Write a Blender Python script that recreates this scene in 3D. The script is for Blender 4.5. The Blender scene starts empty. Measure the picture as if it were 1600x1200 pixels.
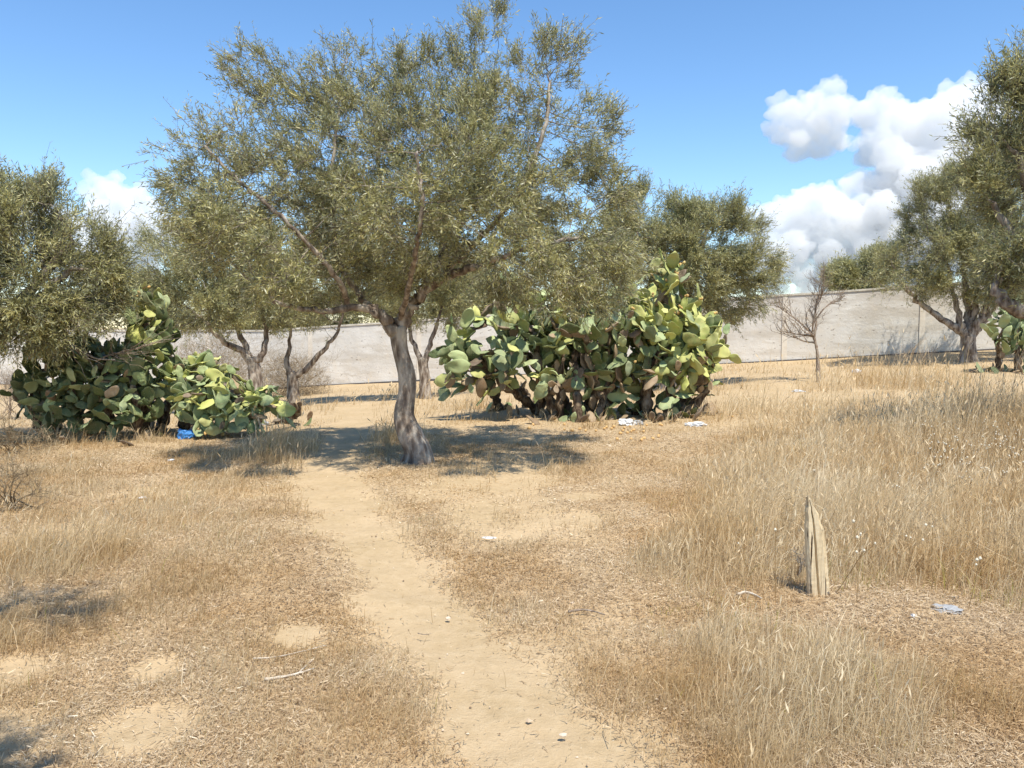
import bpy, math, random
import numpy as np
from mathutils import Vector, Matrix, Quaternion

rng = np.random.default_rng(11)
random.seed(5)
scene = bpy.context.scene
COL = scene.collection
PI = math.pi

# ------------------------------------------------------------------ camera, sky, sun, exposure
F = 1220.0                       # focal length in photo pixels (photo 1600 wide)
EYE = 1.6
PITCH = math.atan(90 / F)
cd = bpy.data.cameras.new('camera')
cam = bpy.data.objects.new('camera', cd)
COL.objects.link(cam)
cam.location = (0, 0, EYE)
cam.rotation_euler = (PI / 2 - PITCH, 0, 0)
cd.sensor_width = 36.0
cd.lens = F / 1600 * 36.0
cd.clip_end = 20000
cd.clip_start = 0.05
scene.camera = cam

SUN_EL, SUN_AZ = math.radians(63), math.radians(157)   # azimuth clockwise from +Y: behind the viewer, a little right
world = bpy.data.worlds.new('World')
scene.world = world
world.use_nodes = True
wn = world.node_tree
for n in list(wn.nodes): wn.nodes.remove(n)
wo = wn.nodes.new('ShaderNodeOutputWorld'); wb = wn.nodes.new('ShaderNodeBackground')
sk = wn.nodes.new('ShaderNodeTexSky')
sk.sky_type = 'NISHITA'; sk.sun_disc = False
sk.sun_elevation = SUN_EL; sk.sun_rotation = SUN_AZ
sk.altitude = 0; sk.air_density = 1.0; sk.dust_density = 0.0; sk.ozone_density = 3.5
wb.inputs['Strength'].default_value = 0.15
hs = wn.nodes.new('ShaderNodeHueSaturation'); hs.inputs['Saturation'].default_value = 1.13; hs.inputs['Value'].default_value = 0.97
wn.links.new(sk.outputs['Color'], hs.inputs['Color']); wn.links.new(hs.outputs['Color'], wb.inputs['Color'])
wn.links.new(wb.outputs[0], wo.inputs['Surface'])

sd = bpy.data.lights.new('sun', 'SUN')
sd.energy = 4.3; sd.angle = math.radians(0.53); sd.color = (1.0, 0.94, 0.82)
sun = bpy.data.objects.new('sun', sd); COL.objects.link(sun)
sdir = Vector((math.sin(SUN_AZ) * math.cos(SUN_EL), math.cos(SUN_AZ) * math.cos(SUN_EL), math.sin(SUN_EL)))
sun.rotation_euler = sdir.to_track_quat('Z', 'Y').to_euler()
sun.location = sdir * 50

scene.view_settings.view_transform = 'Standard'
scene.view_settings.look = 'None'
scene.view_settings.gamma = 1
scene.view_settings.use_curve_mapping = False
scene.view_settings.exposure = 0.55
scene.render.engine = 'CYCLES'
scene.cycles.max_bounces = 7
scene.cycles.diffuse_bounces = 3
scene.cycles.transmission_bounces = 4
scene.cycles.volume_bounces = 24
scene.cycles.use_denoising = True

# ------------------------------------------------------------------ numeric helpers
def ray(px, py):
    x = (px - 800) / F; u = -(py - 600) / F
    cp, sp = math.cos(PITCH), math.sin(PITCH)
    return np.array([x, cp + u * sp, -sp + u * cp])

def at(px, py, Y):
    d = ray(px, py); t = Y / d[1]
    return np.array([d[0] * t, Y, EYE + d[2] * t])

def _hash(i, j, k, seed):
    h = (i.astype(np.int64) * 374761393 + j.astype(np.int64) * 668265263 + k.astype(np.int64) * 2147483647 + seed * 974634777) & 0xFFFFFFFF
    h = ((h ^ (h >> 13)) * 1274126177) & 0xFFFFFFFF
    h = h ^ (h >> 16)
    return (h & 0xFFFFFF) / float(0xFFFFFF)

def vnoise(x, y, z=0.0, seed=0):
    x = np.asarray(x, float); y = np.asarray(y, float); z = np.asarray(z, float) + 0 * x
    i, j, k = np.floor(x), np.floor(y), np.floor(z)
    fx, fy, fz = x - i, y - j, z - k
    fx, fy, fz = [t * t * (3 - 2 * t) for t in (fx, fy, fz)]
    r = 0
    for a in (0, 1):
        for b in (0, 1):
            for c in (0, 1):
                w = (fx if a else 1 - fx) * (fy if b else 1 - fy) * (fz if c else 1 - fz)
                r = r + w * _hash(i + a, j + b, k + c, seed)
    return r * 2 - 1

def fbm(x, y, z=0.0, seed=0, octv=4, gain=0.5):
    r, a, s = 0, 1.0, 1.0
    for o in range(octv):
        r = r + a * vnoise(np.asarray(x) * s, np.asarray(y) * s, np.asarray(z) * s, seed + o * 17)
        a *= gain; s *= 2.03
    return r

def sstep(a, b, x):
    t = np.clip((np.asarray(x, float) - a) / (b - a), 0, 1)
    return t * t * (3 - 2 * t)

def terrain(X, Y, fine=True):
    X = np.asarray(X, float); Y = np.asarray(Y, float)
    s = sstep(8, 25, Y)
    xc = np.clip(X, -9, 22)
    z = s * (0.066 * xc - 0.12)
    if fine:
        z = z + 0.035 * fbm(X * 0.45, Y * 0.45, 0, 3, 3) * sstep(60, 30, np.abs(Y))
        z = z + 0.010 * fbm(X * 2.2, Y * 2.2, 0, 9, 3) * sstep(40, 20, np.abs(Y))
    return z

def hit(px, py):
    d = ray(px, py)
    t = np.linspace(1.0, 45, 3000)
    p = np.array([0, 0, EYE])[None] + t[:, None] * d[None]
    g = p[:, 2] - terrain(p[:, 0], p[:, 1])
    i = np.argmax(g < 0) if (g < 0).any() else len(t) - 1
    return np.array([p[i, 0], p[i, 1], float(terrain(p[i, 0], p[i, 1]))])

def on(X, Y):
    return np.array([X, Y, float(terrain(X, Y))])

# ------------------------------------------------------------------ object helpers
def link(o, parent=None):
    COL.objects.link(o)
    if parent is not None: o.parent = parent
    return o

def make_mesh(name, verts, faces, smooth=False, attrs=None, mats=(), matidx=None):
    """faces: list of int arrays of shape (n,k)"""
    me = bpy.data.meshes.new(name)
    verts = np.asarray(verts, np.float32)
    faces = [np.asarray(f, np.int32) for f in faces if len(f)]
    me.vertices.add(len(verts)); me.vertices.foreach_set('co', verts.ravel())
    nl = sum(f.size for f in faces); nf = sum(len(f) for f in faces)
    me.loops.add(nl); me.polygons.add(nf)
    me.loops.foreach_set('vertex_index', np.concatenate([f.ravel() for f in faces]))
    tot = np.concatenate([np.full(len(f), f.shape[1], np.int32) for f in faces])
    st = np.concatenate([[0], np.cumsum(tot)[:-1]]).astype(np.int32)
    me.polygons.foreach_set('loop_start', st)
    try: me.polygons.foreach_set('loop_total', tot)
    except Exception: pass
    for m in mats: me.materials.append(m)
    if matidx is not None: me.polygons.foreach_set('material_index', np.asarray(matidx, np.int32))
    me.update(calc_edges=True)
    me.polygons.foreach_set('use_smooth', np.full(nf, bool(smooth)))
    for k, (dom, arr) in (attrs or {}).items():
        a = me.attributes.new(k, 'FLOAT', dom); a.data.foreach_set('value', np.asarray(arr, np.float32))
    me.validate()
    return me

def obj(name, me, parent=None, loc=None):
    o = bpy.data.objects.new(name, me)
    if loc is not None: o.location = loc
    return link(o, parent)

def thing(name, label, cat, loc, group=None):
    o = bpy.data.objects.new(name, None); o.empty_display_size = 0.3
    o.location = loc; link(o)
    return tag(o, label, cat, group)

def tag(o, label=None, cat=None, group=None, kind=None):
    if label: o['label'] = label
    if cat: o['category'] = cat
    if group: o['group'] = group
    if kind: o['kind'] = kind
    return o

class Buf:
    def __init__(s): s.v = []; s.f = {}; s.n = 0; s.at = {}
    def add(s, v, *fs):
        v = np.asarray(v, float)
        for f in fs:
            f = np.asarray(f, np.int64)
            s.f.setdefault(f.shape[1], []).append(f + s.n)
        s.v.append(v); s.n += len(v)
    def mesh(s, name, off=(0, 0, 0), **k):
        v = np.concatenate(s.v) - np.asarray(off)[None]
        return make_mesh(name, v, [np.concatenate(s.f[q]) for q in sorted(s.f)], **k)

def frames(pts):
    pts = np.asarray(pts, float)
    t = np.gradient(pts, axis=0); t /= np.linalg.norm(t, axis=1)[:, None] + 1e-9
    up = np.array([0.0, 0, 1]) if abs(t[0][2]) < 0.9 else np.array([1.0, 0, 0])
    a = np.cross(t[0], up); a /= np.linalg.norm(a)
    A = []
    for i in range(len(pts)):
        a = a - t[i] * a.dot(t[i]); a /= np.linalg.norm(a) + 1e-9
        A.append(a)
    A = np.array(A); B = np.cross(t, A)
    return t, A, B

def tube(buf, pts, rad, sides=6, cap=True, rfun=None):
    pts = np.asarray(pts, float); rad = np.asarray(rad, float); n = len(pts)
    if n < 2: return
    t, A, B = frames(pts)
    th = np.arange(sides) * 2 * PI / sides
    R = np.repeat(rad[:, None], sides, 1)
    if rfun is not None: R = R * rfun(np.arange(n)[:, None] / (n - 1), th[None, :], pts)
    v = pts[:, None, :] + R[..., None] * (np.cos(th)[None, :, None] * A[:, None, :] + np.sin(th)[None, :, None] * B[:, None, :])
    i = np.arange(n - 1)[:, None]; j = np.arange(sides)[None, :]; j2 = (j + 1) % sides
    q = np.stack([i * sides + j, i * sides + j2, (i + 1) * sides + j2, (i + 1) * sides + j], -1).reshape(-1, 4)
    v = v.reshape(-1, 3)
    if cap:
        e0 = len(v); v = np.vstack([v, pts[-1] + t[-1] * rad[-1] * 0.5, pts[0]])
        jj = np.arange(sides); b = (n - 1) * sides
        tr = np.stack([b + jj, b + (jj + 1) % sides, np.full(sides, e0)], -1)
        tr2 = np.stack([(jj + 1) % sides, jj, np.full(sides, e0 + 1)], -1)
        buf.add(v, q, tr, tr2)
    else: buf.add(v, q)

def spline(pts, n):
    """Catmull-Rom through pts (k,d), n samples"""
    p = np.asarray(pts, float); k = len(p)
    p = np.vstack([2 * p[0] - p[1], p, 2 * p[-1] - p[-2]])
    u = np.linspace(0, k - 1 - 1e-6, n); i = np.floor(u).astype(int); f = (u - i)[:, None]
    a, b, c, d = p[i], p[i + 1], p[i + 2], p[i + 3]
    return 0.5 * (2 * b + (c - a) * f + (2 * a - 5 * b + 4 * c - d) * f ** 2 + (3 * b - a - 3 * c + d) * f ** 3)

# ------------------------------------------------------------------ materials
def mat(name):
    m = bpy.data.materials.new(name); m.use_nodes = True
    nt = m.node_tree
    for n in list(nt.nodes): nt.nodes.remove(n)
    return m, nt

class NT:
    def __init__(s, name):
        s.m, s.t = mat(name)
        s.out = s.n('ShaderNodeOutputMaterial')
    def n(s, t, **k):
        o = s.t.nodes.new(t)
        for a, b in k.items(): setattr(o, a, b)
        return o
    def l(s, a, b): s.t.links.new(a, b)
    def coord(s, scale=(1, 1, 1), kind='Object'):
        tc = s.n('ShaderNodeTexCoord'); mp = s.n('ShaderNodeMapping'); mp.inputs['Scale'].default_value = scale
        s.l(tc.outputs[kind], mp.inputs['Vector']); return mp.outputs['Vector']
    def noise(s, vec, scale, detail=4, rough=0.55, dist=0.0):
        o = s.n('ShaderNodeTexNoise'); o.inputs['Scale'].default_value = scale; o.inputs['Detail'].default_value = detail
        o.inputs['Roughness'].default_value = rough; o.inputs['Distortion'].default_value = dist
        if vec is not None: s.l(vec, o.inputs['Vector'])
        return o.outputs['Fac']
    def ramp(s, fac, stops, interp='LINEAR'):
        o = s.n('ShaderNodeValToRGB'); o.color_ramp.interpolation = interp
        e = o.color_ramp.elements
        while len(e) < len(stops): e.new(0.5)
        for q, (p, c) in zip(e, stops):
            q.position = p; q.color = (*c, 1) if len(c) == 3 else c
        s.l(fac, o.inputs['Fac']); return o.outputs['Color']
    def mix(s, fac, a, b, mode='MIX'):
        o = s.n('ShaderNodeMix', data_type='RGBA', blend_type=mode)
        for sock, v in ((o.inputs[0], fac), (o.inputs[6], a), (o.inputs[7], b)):
            if isinstance(v, (int, float)): sock.default_value = v
            elif isinstance(v, tuple): sock.default_value = (*v, 1)
            else: s.l(v, sock)
        return o.outputs[2]
    def math(s, op, a, b=0.0):
        o = s.n('ShaderNodeMath', operation=op)
        for sock, v in zip(o.inputs, (a, b)):
            if isinstance(v, (int, float)): sock.default_value = v
            else: s.l(v, sock)
        return o.outputs[0]
    def attr(s, name):
        o = s.n('ShaderNodeAttribute'); o.attribute_name = name; return o.outputs['Fac']
    def bump(s, h, strength, dist):
        o = s.n('ShaderNodeBump'); o.inputs['Strength'].default_value = strength; o.inputs['Distance'].default_value = dist
        s.l(h, o.inputs['Height']); return o.outputs['Normal']
    def bsdf(s, color, rough=0.8, normal=None, spec=0.3):
        b = s.n('ShaderNodeBsdfPrincipled')
        if isinstance(color, tuple): b.inputs['Base Color'].default_value = (*color, 1)
        else: s.l(color, b.inputs['Base Color'])
        if isinstance(rough, float): b.inputs['Roughness'].default_value = rough
        else: s.l(rough, b.inputs['Roughness'])
        b.inputs['Specular IOR Level'].default_value = spec
        if normal is not None: s.l(normal, b.inputs['Normal'])
        return b
    def done(s, b):
        s.l(b.outputs[0], s.out.inputs['Surface']); return s.m

def m_leaf(name, stops, under, rough=0.42, spec=0.5, trans=0.35):
    k = NT(name)
    c = k.ramp(k.attr('rnd'), stops)
    big = k.noise(k.coord(), 3.2, 3)
    c = k.mix(1.0, c, k.ramp(big, [(0.36, (0.66, 0.70, 0.70)), (0.64, (1.25, 1.2, 1.05))]), 'MULTIPLY')
    g = k.n('ShaderNodeNewGeometry')
    c2 = k.mix(g.outputs['Backfacing'], c, k.mix(0.55, c, under))
    b = k.bsdf(c2, rough, None, spec)
    t = k.n('ShaderNodeBsdfTranslucent'); k.l(c, t.inputs['Color'])
    mx = k.n('ShaderNodeMixShader'); mx.inputs[0].default_value = trans
    k.l(b.outputs[0], mx.inputs[1]); k.l(t.outputs[0], mx.inputs[2])
    return k.done(mx)

OLIVE = m_leaf('olive_leaf', [(0.0, (0.16, 0.16, 0.062)), (0.35, (0.29, 0.285, 0.112)), (0.65, (0.43, 0.405, 0.17)),
                              (0.88, (0.62, 0.57, 0.31)), (0.97, (0.44, 0.38, 0.18)), (1.0, (0.36, 0.22, 0.08))], (0.48, 0.48, 0.36))
OLIVE_FAR = m_leaf('olive_leaf_dark', [(0.0, (0.20, 0.20, 0.09)), (0.4, (0.36, 0.35, 0.155)), (0.75, (0.50, 0.47, 0.225)),
                                   (1.0, (0.60, 0.56, 0.28))], (0.42, 0.43, 0.31))

def m_bark(name, dark, mid, light, sc=1.0):
    k = NT(name)
    v = k.coord((1, 1, 0.28))
    a = k.noise(v, 9 * sc, 8, 0.7, 0.4)
    w = k.n('ShaderNodeTexVoronoi'); w.inputs['Scale'].default_value = 14 * sc; k.l(v, w.inputs['Vector'])
    f = k.math('MULTIPLY', a, k.math('ADD', w.outputs['Distance'], 0.6))
    c = k.ramp(f, [(0.25, dark), (0.5, mid), (0.75, light)])
    lich = k.noise(k.coord(), 5, 4, 0.6)
    c = k.mix(k.ramp(lich, [(0.52, (0, 0, 0)), (0.68, (0.6, 0.6, 0.6))]), c, (0.36, 0.33, 0.27))
    return k.done(k.bsdf(c, 0.95, k.bump(f, 0.9, 0.03), 0.1))

BARK = m_bark('olive_bark', (0.045, 0.032, 0.024), (0.20, 0.155, 0.12), (0.46, 0.40, 0.33))
BARK_FINE = m_bark('olive_twig_bark', (0.05, 0.035, 0.025), (0.13, 0.10, 0.075), (0.26, 0.22, 0.17), 3)
DEADWOOD = m_bark('dead_twig_bark', (0.11, 0.08, 0.06), (0.28, 0.21, 0.155), (0.44, 0.36, 0.28), 3)
BRAMBLE = m_bark('bramble_bark', (0.12, 0.085, 0.05), (0.28, 0.21, 0.13), (0.42, 0.33, 0.21), 3)
GREYTWIG = m_bark('grey_twig_bark', (0.12, 0.09, 0.07), (0.30, 0.25, 0.20), (0.46, 0.41, 0.35), 3)

def m_ground():
    k = NT('dry_ground')
    v = k.coord()
    dirt = k.attr('dirt')
    n1 = k.noise(v, 1.3, 5, 0.6)
    n2 = k.noise(v, 14, 6, 0.65)
    n3 = k.noise(v, 90, 5, 0.7)
    soil = k.ramp(n2, [(0.25, (0.40, 0.29, 0.16)), (0.55, (0.47, 0.35, 0.205)), (0.8, (0.54, 0.42, 0.265))])
    soil = k.mix(k.ramp(n1, [(0.35, (0, 0, 0)), (0.7, (1, 1, 1))]), soil, k.mix(0.5, soil, (0.61, 0.46, 0.29)))
    vs = k.coord((1, 2.6, 1))
    st = k.noise(vs, 60, 6, 0.8, 1.2)
    lit = k.ramp(st, [(0.30, (0.35, 0.25, 0.15)), (0.46, (0.44, 0.325, 0.195)), (0.58, (0.51, 0.39, 0.245)), (0.74, (0.64, 0.53, 0.38))])
    lit = k.mix(k.ramp(k.noise(v, 2.6, 4, 0.6), [(0.4, (0, 0, 0)), (0.66, (1, 1, 1))]), lit, k.mix(0.4, lit, (0.43, 0.29, 0.15)))
    edge = k.math('ADD', dirt, k.math('MULTIPLY', k.math('SUBTRACT', k.noise(v, 11, 6, 0.7), 0.5), 1.3))
    f = k.ramp(edge, [(0.38, (0, 0, 0)), (0.62, (1, 1, 1))])
    c = k.mix(f, lit, soil)
    # dark crumbs and pale specks
    vo = k.n('ShaderNodeTexVoronoi'); vo.inputs['Scale'].default_value = 38; k.l(v, vo.inputs['Vector'])
    sp = k.ramp(vo.outputs['Distance'], [(0.05, (1, 1, 1)), (0.12, (0, 0, 0))])
    sel = k.n('ShaderNodeSeparateColor'); k.l(vo.outputs['Color'], sel.inputs[0])
    c = k.mix(k.math('MULTIPLY', sp, k.math('GREATER_THAN', sel.outputs[0], 0.72)), c, (0.15, 0.09, 0.05))
    c = k.mix(k.math('MULTIPLY', sp, k.math('LESS_THAN', sel.outputs[0], 0.12)), c, (0.75, 0.66, 0.5))
    h = k.math('ADD', k.math('MULTIPLY', n2, 0.7), k.math('MULTIPLY', n3, 0.35))
    return k.done(k.bsdf(c, 0.97, k.bump(h, 0.8, 0.025), 0.08))
GROUND = m_ground()

def m_straw(name, stops, trans=0.4):
    k = NT(name)
    c = k.ramp(k.attr('rnd'), stops)
    c = k.mix(1.0, c, k.ramp(k.noise(k.coord(), 1.1, 3), [(0.38, (0.92, 0.80, 0.62)), (0.58, (1.07, 1.05, 1.0))]), 'MULTIPLY')
    b = k.bsdf(c, 0.7, None, 0.2)
    t = k.n('ShaderNodeBsdfTranslucent'); k.l(c, t.inputs['Color'])
    mx = k.n('ShaderNodeMixShader'); mx.inputs[0].default_value = trans
    k.l(b.outputs[0], mx.inputs[1]); k.l(t.outputs[0], mx.inputs[2])
    return k.done(mx)
STRAW = m_straw('dry_grass', [(0.0, (0.34, 0.235, 0.12)), (0.25, (0.48, 0.37, 0.22)), (0.6, (0.62, 0.51, 0.34)), (0.9, (0.80, 0.69, 0.51)), (0.985, (0.80, 0.70, 0.52)), (1.0, (0.35, 0.33, 0.10))])
LITTER = m_straw('straw_litter', [(0.0, (0.28, 0.20, 0.13)), (0.25, (0.43, 0.325, 0.21)), (0.6, (0.58, 0.46, 0.315)), (0.9, (0.73, 0.63, 0.48)), (1.0, (0.85, 0.79, 0.66))], 0.35)
def flat(name, c, rough=0.7, spec=0.3):
    k = NT(name); return k.done(k.bsdf(c, rough, None, spec))

def m_pad(name, a, b, woody):
    k = NT(name)
    oi = k.n('ShaderNodeObjectInfo')
    v = k.coord()
    base = k.mix(k.math('FRACT', k.math('ADD', oi.outputs['Random'], k.attr('rnd'))), a, b)
    rr_ = k.math('FRACT', k.math('MULTIPLY', k.math('ADD', oi.outputs['Random'], k.attr('rnd')), 7.31))
    base = k.mix(1.0, base, k.ramp(rr_, [(0, (.62, .62, .66)), (.5, (.95, .95, .9)), (1, (1.3, 1.25, 1.1))]), 'MULTIPLY')
    n = k.noise(v, 4, 5, 0.6)
    base = k.mix(k.ramp(n, [(0.45, (0, 0, 0)), (0.75, (0.7, 0.7, 0.7))]), base, woody)
    vo = k.n('ShaderNodeTexVoronoi'); vo.inputs['Scale'].default_value = 26; vo.inputs['Randomness'].default_value = 0.35
    k.l(v, vo.inputs['Vector'])
    d = k.ramp(vo.outputs['Distance'], [(0.12, (1, 1, 1)), (0.26, (0, 0, 0))])
    c = k.mix(k.math('MULTIPLY', d, 0.55), base, (0.52, 0.47, 0.3))
    return k.done(k.bsdf(c, 0.62, k.bump(d, 0.5, 0.006), 0.25))
PAD_BLUE = m_pad('pad_blue_green', (0.24, 0.31, 0.15), (0.38, 0.44, 0.25), (0.34, 0.33, 0.16))
PAD_YEL = m_pad('pad_yellow_green', (0.34, 0.39, 0.12), (0.55, 0.56, 0.22), (0.52, 0.45, 0.18))
PAD_DARK_SHADED = m_pad('pad_dark_shaded_green', (0.11, 0.15, 0.06), (0.18, 0.23, 0.10), (0.22, 0.19, 0.10))  # darker pad copy; shade of inner and overhung pads put into the colour
PAD_OLD = m_pad('pad_old_brown', (0.17, 0.115, 0.075), (0.36, 0.27, 0.19), (0.28, 0.23, 0.15))
FRUIT = m_pad('pear_fruit', (0.62, 0.40, 0.15), (0.60, 0.48, 0.20), (0.62, 0.33, 0.14))
CSTEM = m_bark('cactus_stem', (0.03, 0.02, 0.015), (0.09, 0.06, 0.04), (0.20, 0.15, 0.10), 2)

def m_wall():
    k = NT('wall_render')
    v = k.coord()
    a = k.noise(k.coord((0.25, 0.25, 1.5)), 2.2, 6, 0.65)
    b = k.noise(v, 1.1, 6, 0.6)
    c = k.ramp(b, [(0.3, (0.56, 0.53, 0.48)), (0.55, (0.66, 0.63, 0.58)), (0.75, (0.74, 0.72, 0.67))])
    c = k.mix(k.ramp(a, [(0.40, (0.55, 0.55, 0.55)), (0.52, (0, 0, 0))]), c, (0.47, 0.42, 0.35))
    c = k.mix(k.ramp(k.noise(v, 3.3, 5, 0.6), [(0.52, (0, 0, 0)), (0.72, (0.4, 0.4, 0.4))]), c, (0.66, 0.58, 0.46))
    fl = k.noise(k.coord((1, 1, 2.4)), 7, 3, 0.5)
    c = k.mix(k.ramp(fl, [(0.665, (0, 0, 0)), (0.70, (.8, .8, .8))]), c, (0.25, 0.21, 0.17))
    return k.done(k.bsdf(c, 0.95, k.bump(k.noise(v, 12, 6, 0.7), 0.5, 0.03), 0.1))
WALL = m_wall()

# ------------------------------------------------------------------ ground and path
path_px = [(1010, 1330, 175), (885, 1200, 140), (805, 1100, 118), (697, 1000, 92), (612, 900, 80), (575, 850, 70), (545, 800, 62),
           (520, 760, 58), (522, 720, 48), (548, 680, 42), (562, 652, 34), (585, 630, 26)]
pw = []
for x, y, w in path_px:
    c = hit(x, y); e = hit(x + w, y); pw.append((c[0], c[1], e[0] - c[0]))
pw.append((1.5, 24.0, 0.6)); pw.append((9.0, 26.5, 0.6))
pw = np.array(pw)
pw[:, 2] *= 0.66
PATH = spline(pw, 90)
patches = [(*hit(235, 1135)[:2], 0.20), (*hit(245, 1042)[:2], 0.13), (*hit(470, 990)[:2], 0.2), (*hit(20, 1050)[:2], 0.2), (*hit(910, 775)[:2], .22)]

def dirtmask(X, Y):
    X = np.asarray(X, float); Y = np.asarray(Y, float); sh = X.shape
    X = X.ravel(); Y = Y.ravel(); out = np.zeros(len(X))
    near = (np.abs(X) < 14) & (Y > 0) & (Y < 30)
    x, y = X[near], Y[near]
    best = np.full(len(x), -9.0)
    for cx, cy, w in PATH:
        best = np.maximum(best, 1 - np.hypot(x - cx, y - cy) / w)
    wob = 0.22 * fbm(x * 1.7, y * 1.7, 0, 31, 3)
    m = sstep(-2.3, 0.6, best + 1.9 * wob + .35 * fbm(x * 3.3, y * 3.3, 0, 36, 3) + .12 * fbm(x * 5, y * 5, 0, 32, 3))
    rz_ = sstep(-.25, .9, x - (0.27 * y - .8)) * sstep(14, 11, y)
    bg = (0.31 + 0.45 * sstep(0.0, 0.8, fbm(x * 0.8 + 7, y * 0.8, 0, 77, 3)) + .15 * fbm(x * 2.5, y * 2.5, 0, 78, 3)) * (1 - .65 * rz_)
    for cx, cy, r in patches:
        m = np.maximum(m, 0.85 * sstep(-0.4, 0.5, 1 - np.hypot((x - cx) * 0.8, (y - cy) * 0.8) / r + wob * 1.5))
    m = np.maximum(m, bg)
    m = np.clip(m, 0, 1)
    m = np.maximum(m, 0.6 * sstep(9.5, 13, y))
    out[near] = m; out[~near] = 0.6
    return out.reshape(sh)

def pathcore(x, y):
    best = np.full(x.shape, -9.0)
    for cx, cy, w in PATH: best = np.maximum(best, 1 - np.hypot(x - cx, y - cy) / w)
    return best + 0.22 * fbm(x * 1.7, y * 1.7, 0, 31, 3) > 0.02

def build_ground():
    xs = np.arange(-7, 7.01, 0.06); g = 7 + np.cumsum(0.06 * 1.11 ** np.arange(1, 66)); g = g[g < 2500]
    xs = np.concatenate([-g[::-1], xs, g])
    ys = np.arange(1.0, 9, 0.05); g = 9 + np.cumsum(0.05 * 1.025 ** np.arange(1, 400)); g = g[g < 2500]
    gb = 1 - np.cumsum(0.1 * 1.25 ** np.arange(1, 30)); gb = gb[gb > -300]
    ys = np.concatenate([gb[::-1], ys, g])
    X, Y = np.meshgrid(xs, ys)
    D = dirtmask(X, Y)
    Z = terrain(X, Y)
    near = sstep(12, 6, Y) * (np.abs(X) < 7)
    Z = Z - 0.02 * D * near + near * D * (.010 * fbm(X * 3.1, Y * 3.1, 0, 15, 3) - .006 * np.abs(vnoise(X * 6, Y * 5, 0, 16))) + near * 0.006 * fbm(X * 9, Y * 9, 0, 5, 3) * (1 - 0.4 * D)
    Z = Z - 0.2 * sstep(60, 200, np.hypot(X, Y))
    V = np.stack([X, Y, Z], -1).reshape(-1, 3)
    ny, nx = X.shape
    i, j = np.meshgrid(np.arange(ny - 1), np.arange(nx - 1), indexing='ij')
    a = (i * nx + j).ravel(); q = np.stack([a, a + 1, a + nx + 1, a + nx], -1)
    cx = V[q].mean(1)
    ip = np.zeros(len(q), bool)
    nr = (np.abs(cx[:, 0]) < 12) & (cx[:, 1] > 1) & (cx[:, 1] < 28)
    ip[nr] = pathcore(cx[nr, 0], cx[nr, 1])
    for nm, sel in (('ground', ~ip), ('path', ip)):
        qq = q[sel]; u, inv = np.unique(qq, return_inverse=True)
        me = make_mesh(nm, V[u], [inv.reshape(qq.shape)], smooth=True, attrs={'dirt': ('POINT', D.ravel()[u])}, mats=[GROUND])
        o = obj(nm, me); tag(o, kind='structure')
        o['label'] = 'dry ground covered with straw coloured stubble' if nm == 'ground' else 'bare sandy footpath winding towards the olive tree'
build_ground()

# ------------------------------------------------------------------ boundary wall
def build_wall():
    # follows the ground; plan corners (x, y), base height from the terrain
    WY = lambda x: 27.2 - 0.19 * x
    xs = np.arange(-34, 46, 0.5)
    H = 2.12; T = 0.12
    zb = np.array([float(terrain(x, WY(x), False)) for x in xs])
    zt = zb + H + 0.012 * fbm(xs * 0.6, xs * 0, 0, 4, 2)
    def strip(dy0, dy1, z0, z1, mt, name, parent):
        b = Buf(); P = []
        for x, a, c in zip(xs, z0, z1):
            y = WY(x)
            P += [(x, y + dy0, a), (x, y + dy0, c), (x, y + dy1, c), (x, y + dy1, a)]
        n = len(xs); i = np.arange(n - 1)[:, None] * 4; j = np.arange(4)[None]
        q = np.stack([i + j, i + 4 + j, i + 4 + (j + 1) % 4, i + (j + 1) % 4], -1).reshape(-1, 4)
        b.add(P, q, [[0, 1, 2, 3], [4 * n - 1, 4 * n - 2, 4 * n - 3, 4 * n - 4]])
        me = b.mesh(name, off=root.location, mats=[mt])
        return obj(name, me, parent)
    root = thing('boundary_wall', 'long pale grey rendered boundary wall with rough stained plaster behind the trees', 'wall', (0, WY(0), float(terrain(0, WY(0)))))
    strip(-T, T, zb - 0.4, zt, WALL, 'wall_face', root)
    cop = NT('wall_coping'); cc = cop.ramp(cop.noise(cop.coord(), 5, 5), [(0.3, (0.45, 0.41, 0.34)), (0.7, (0.66, 0.62, 0.53))])
    strip(-T - 0.03, T + 0.03, zt, zt + 0.06, cop.done(cop.bsdf(cc, 0.9)), 'coping', root)
    dk = flat('wall_base_dark', (0.10, 0.09, 0.085), 0.95)
    strip(-T - 0.05, -T - 0.002, zb - 0.4, zb + 0.05 , dk, 'dark_base_strip', root)  # thin dark strip along the base of the wall
    pm = NT('wall_pier'); pc = pm.ramp(pm.noise(pm.coord(), 3, 6), [(0.3, (0.56, 0.50, 0.42)), (0.7, (0.68, 0.63, 0.55))])
    PM = pm.done(pm.bsdf(pc, 0.95, pm.bump(pm.noise(pm.coord(), 14, 5), 0.5, 0.02)))
    for x in np.arange(-31.6, 45, 4.05):
        y = WY(x); z = float(terrain(x, y, False)); b = Buf()
        w, d = 0.14, T + 0.006
        P = [(x - w, y - d, z - .3), (x + w, y - d, z - .3), (x + w, y - T * .5, z - .3), (x - w, y - T * .5, z - .3)]
        P += [(a, c, z + H - 0.03) for a, c, _ in P]
        b.add(P, [[0, 1, 5, 4], [1, 2, 6, 5], [2, 3, 7, 6], [3, 0, 4, 7], [4, 5, 6, 7], [3, 2, 1, 0]])
        obj('pier', b.mesh('pier', off=root.location, mats=[PM]), root)
build_wall()

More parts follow.
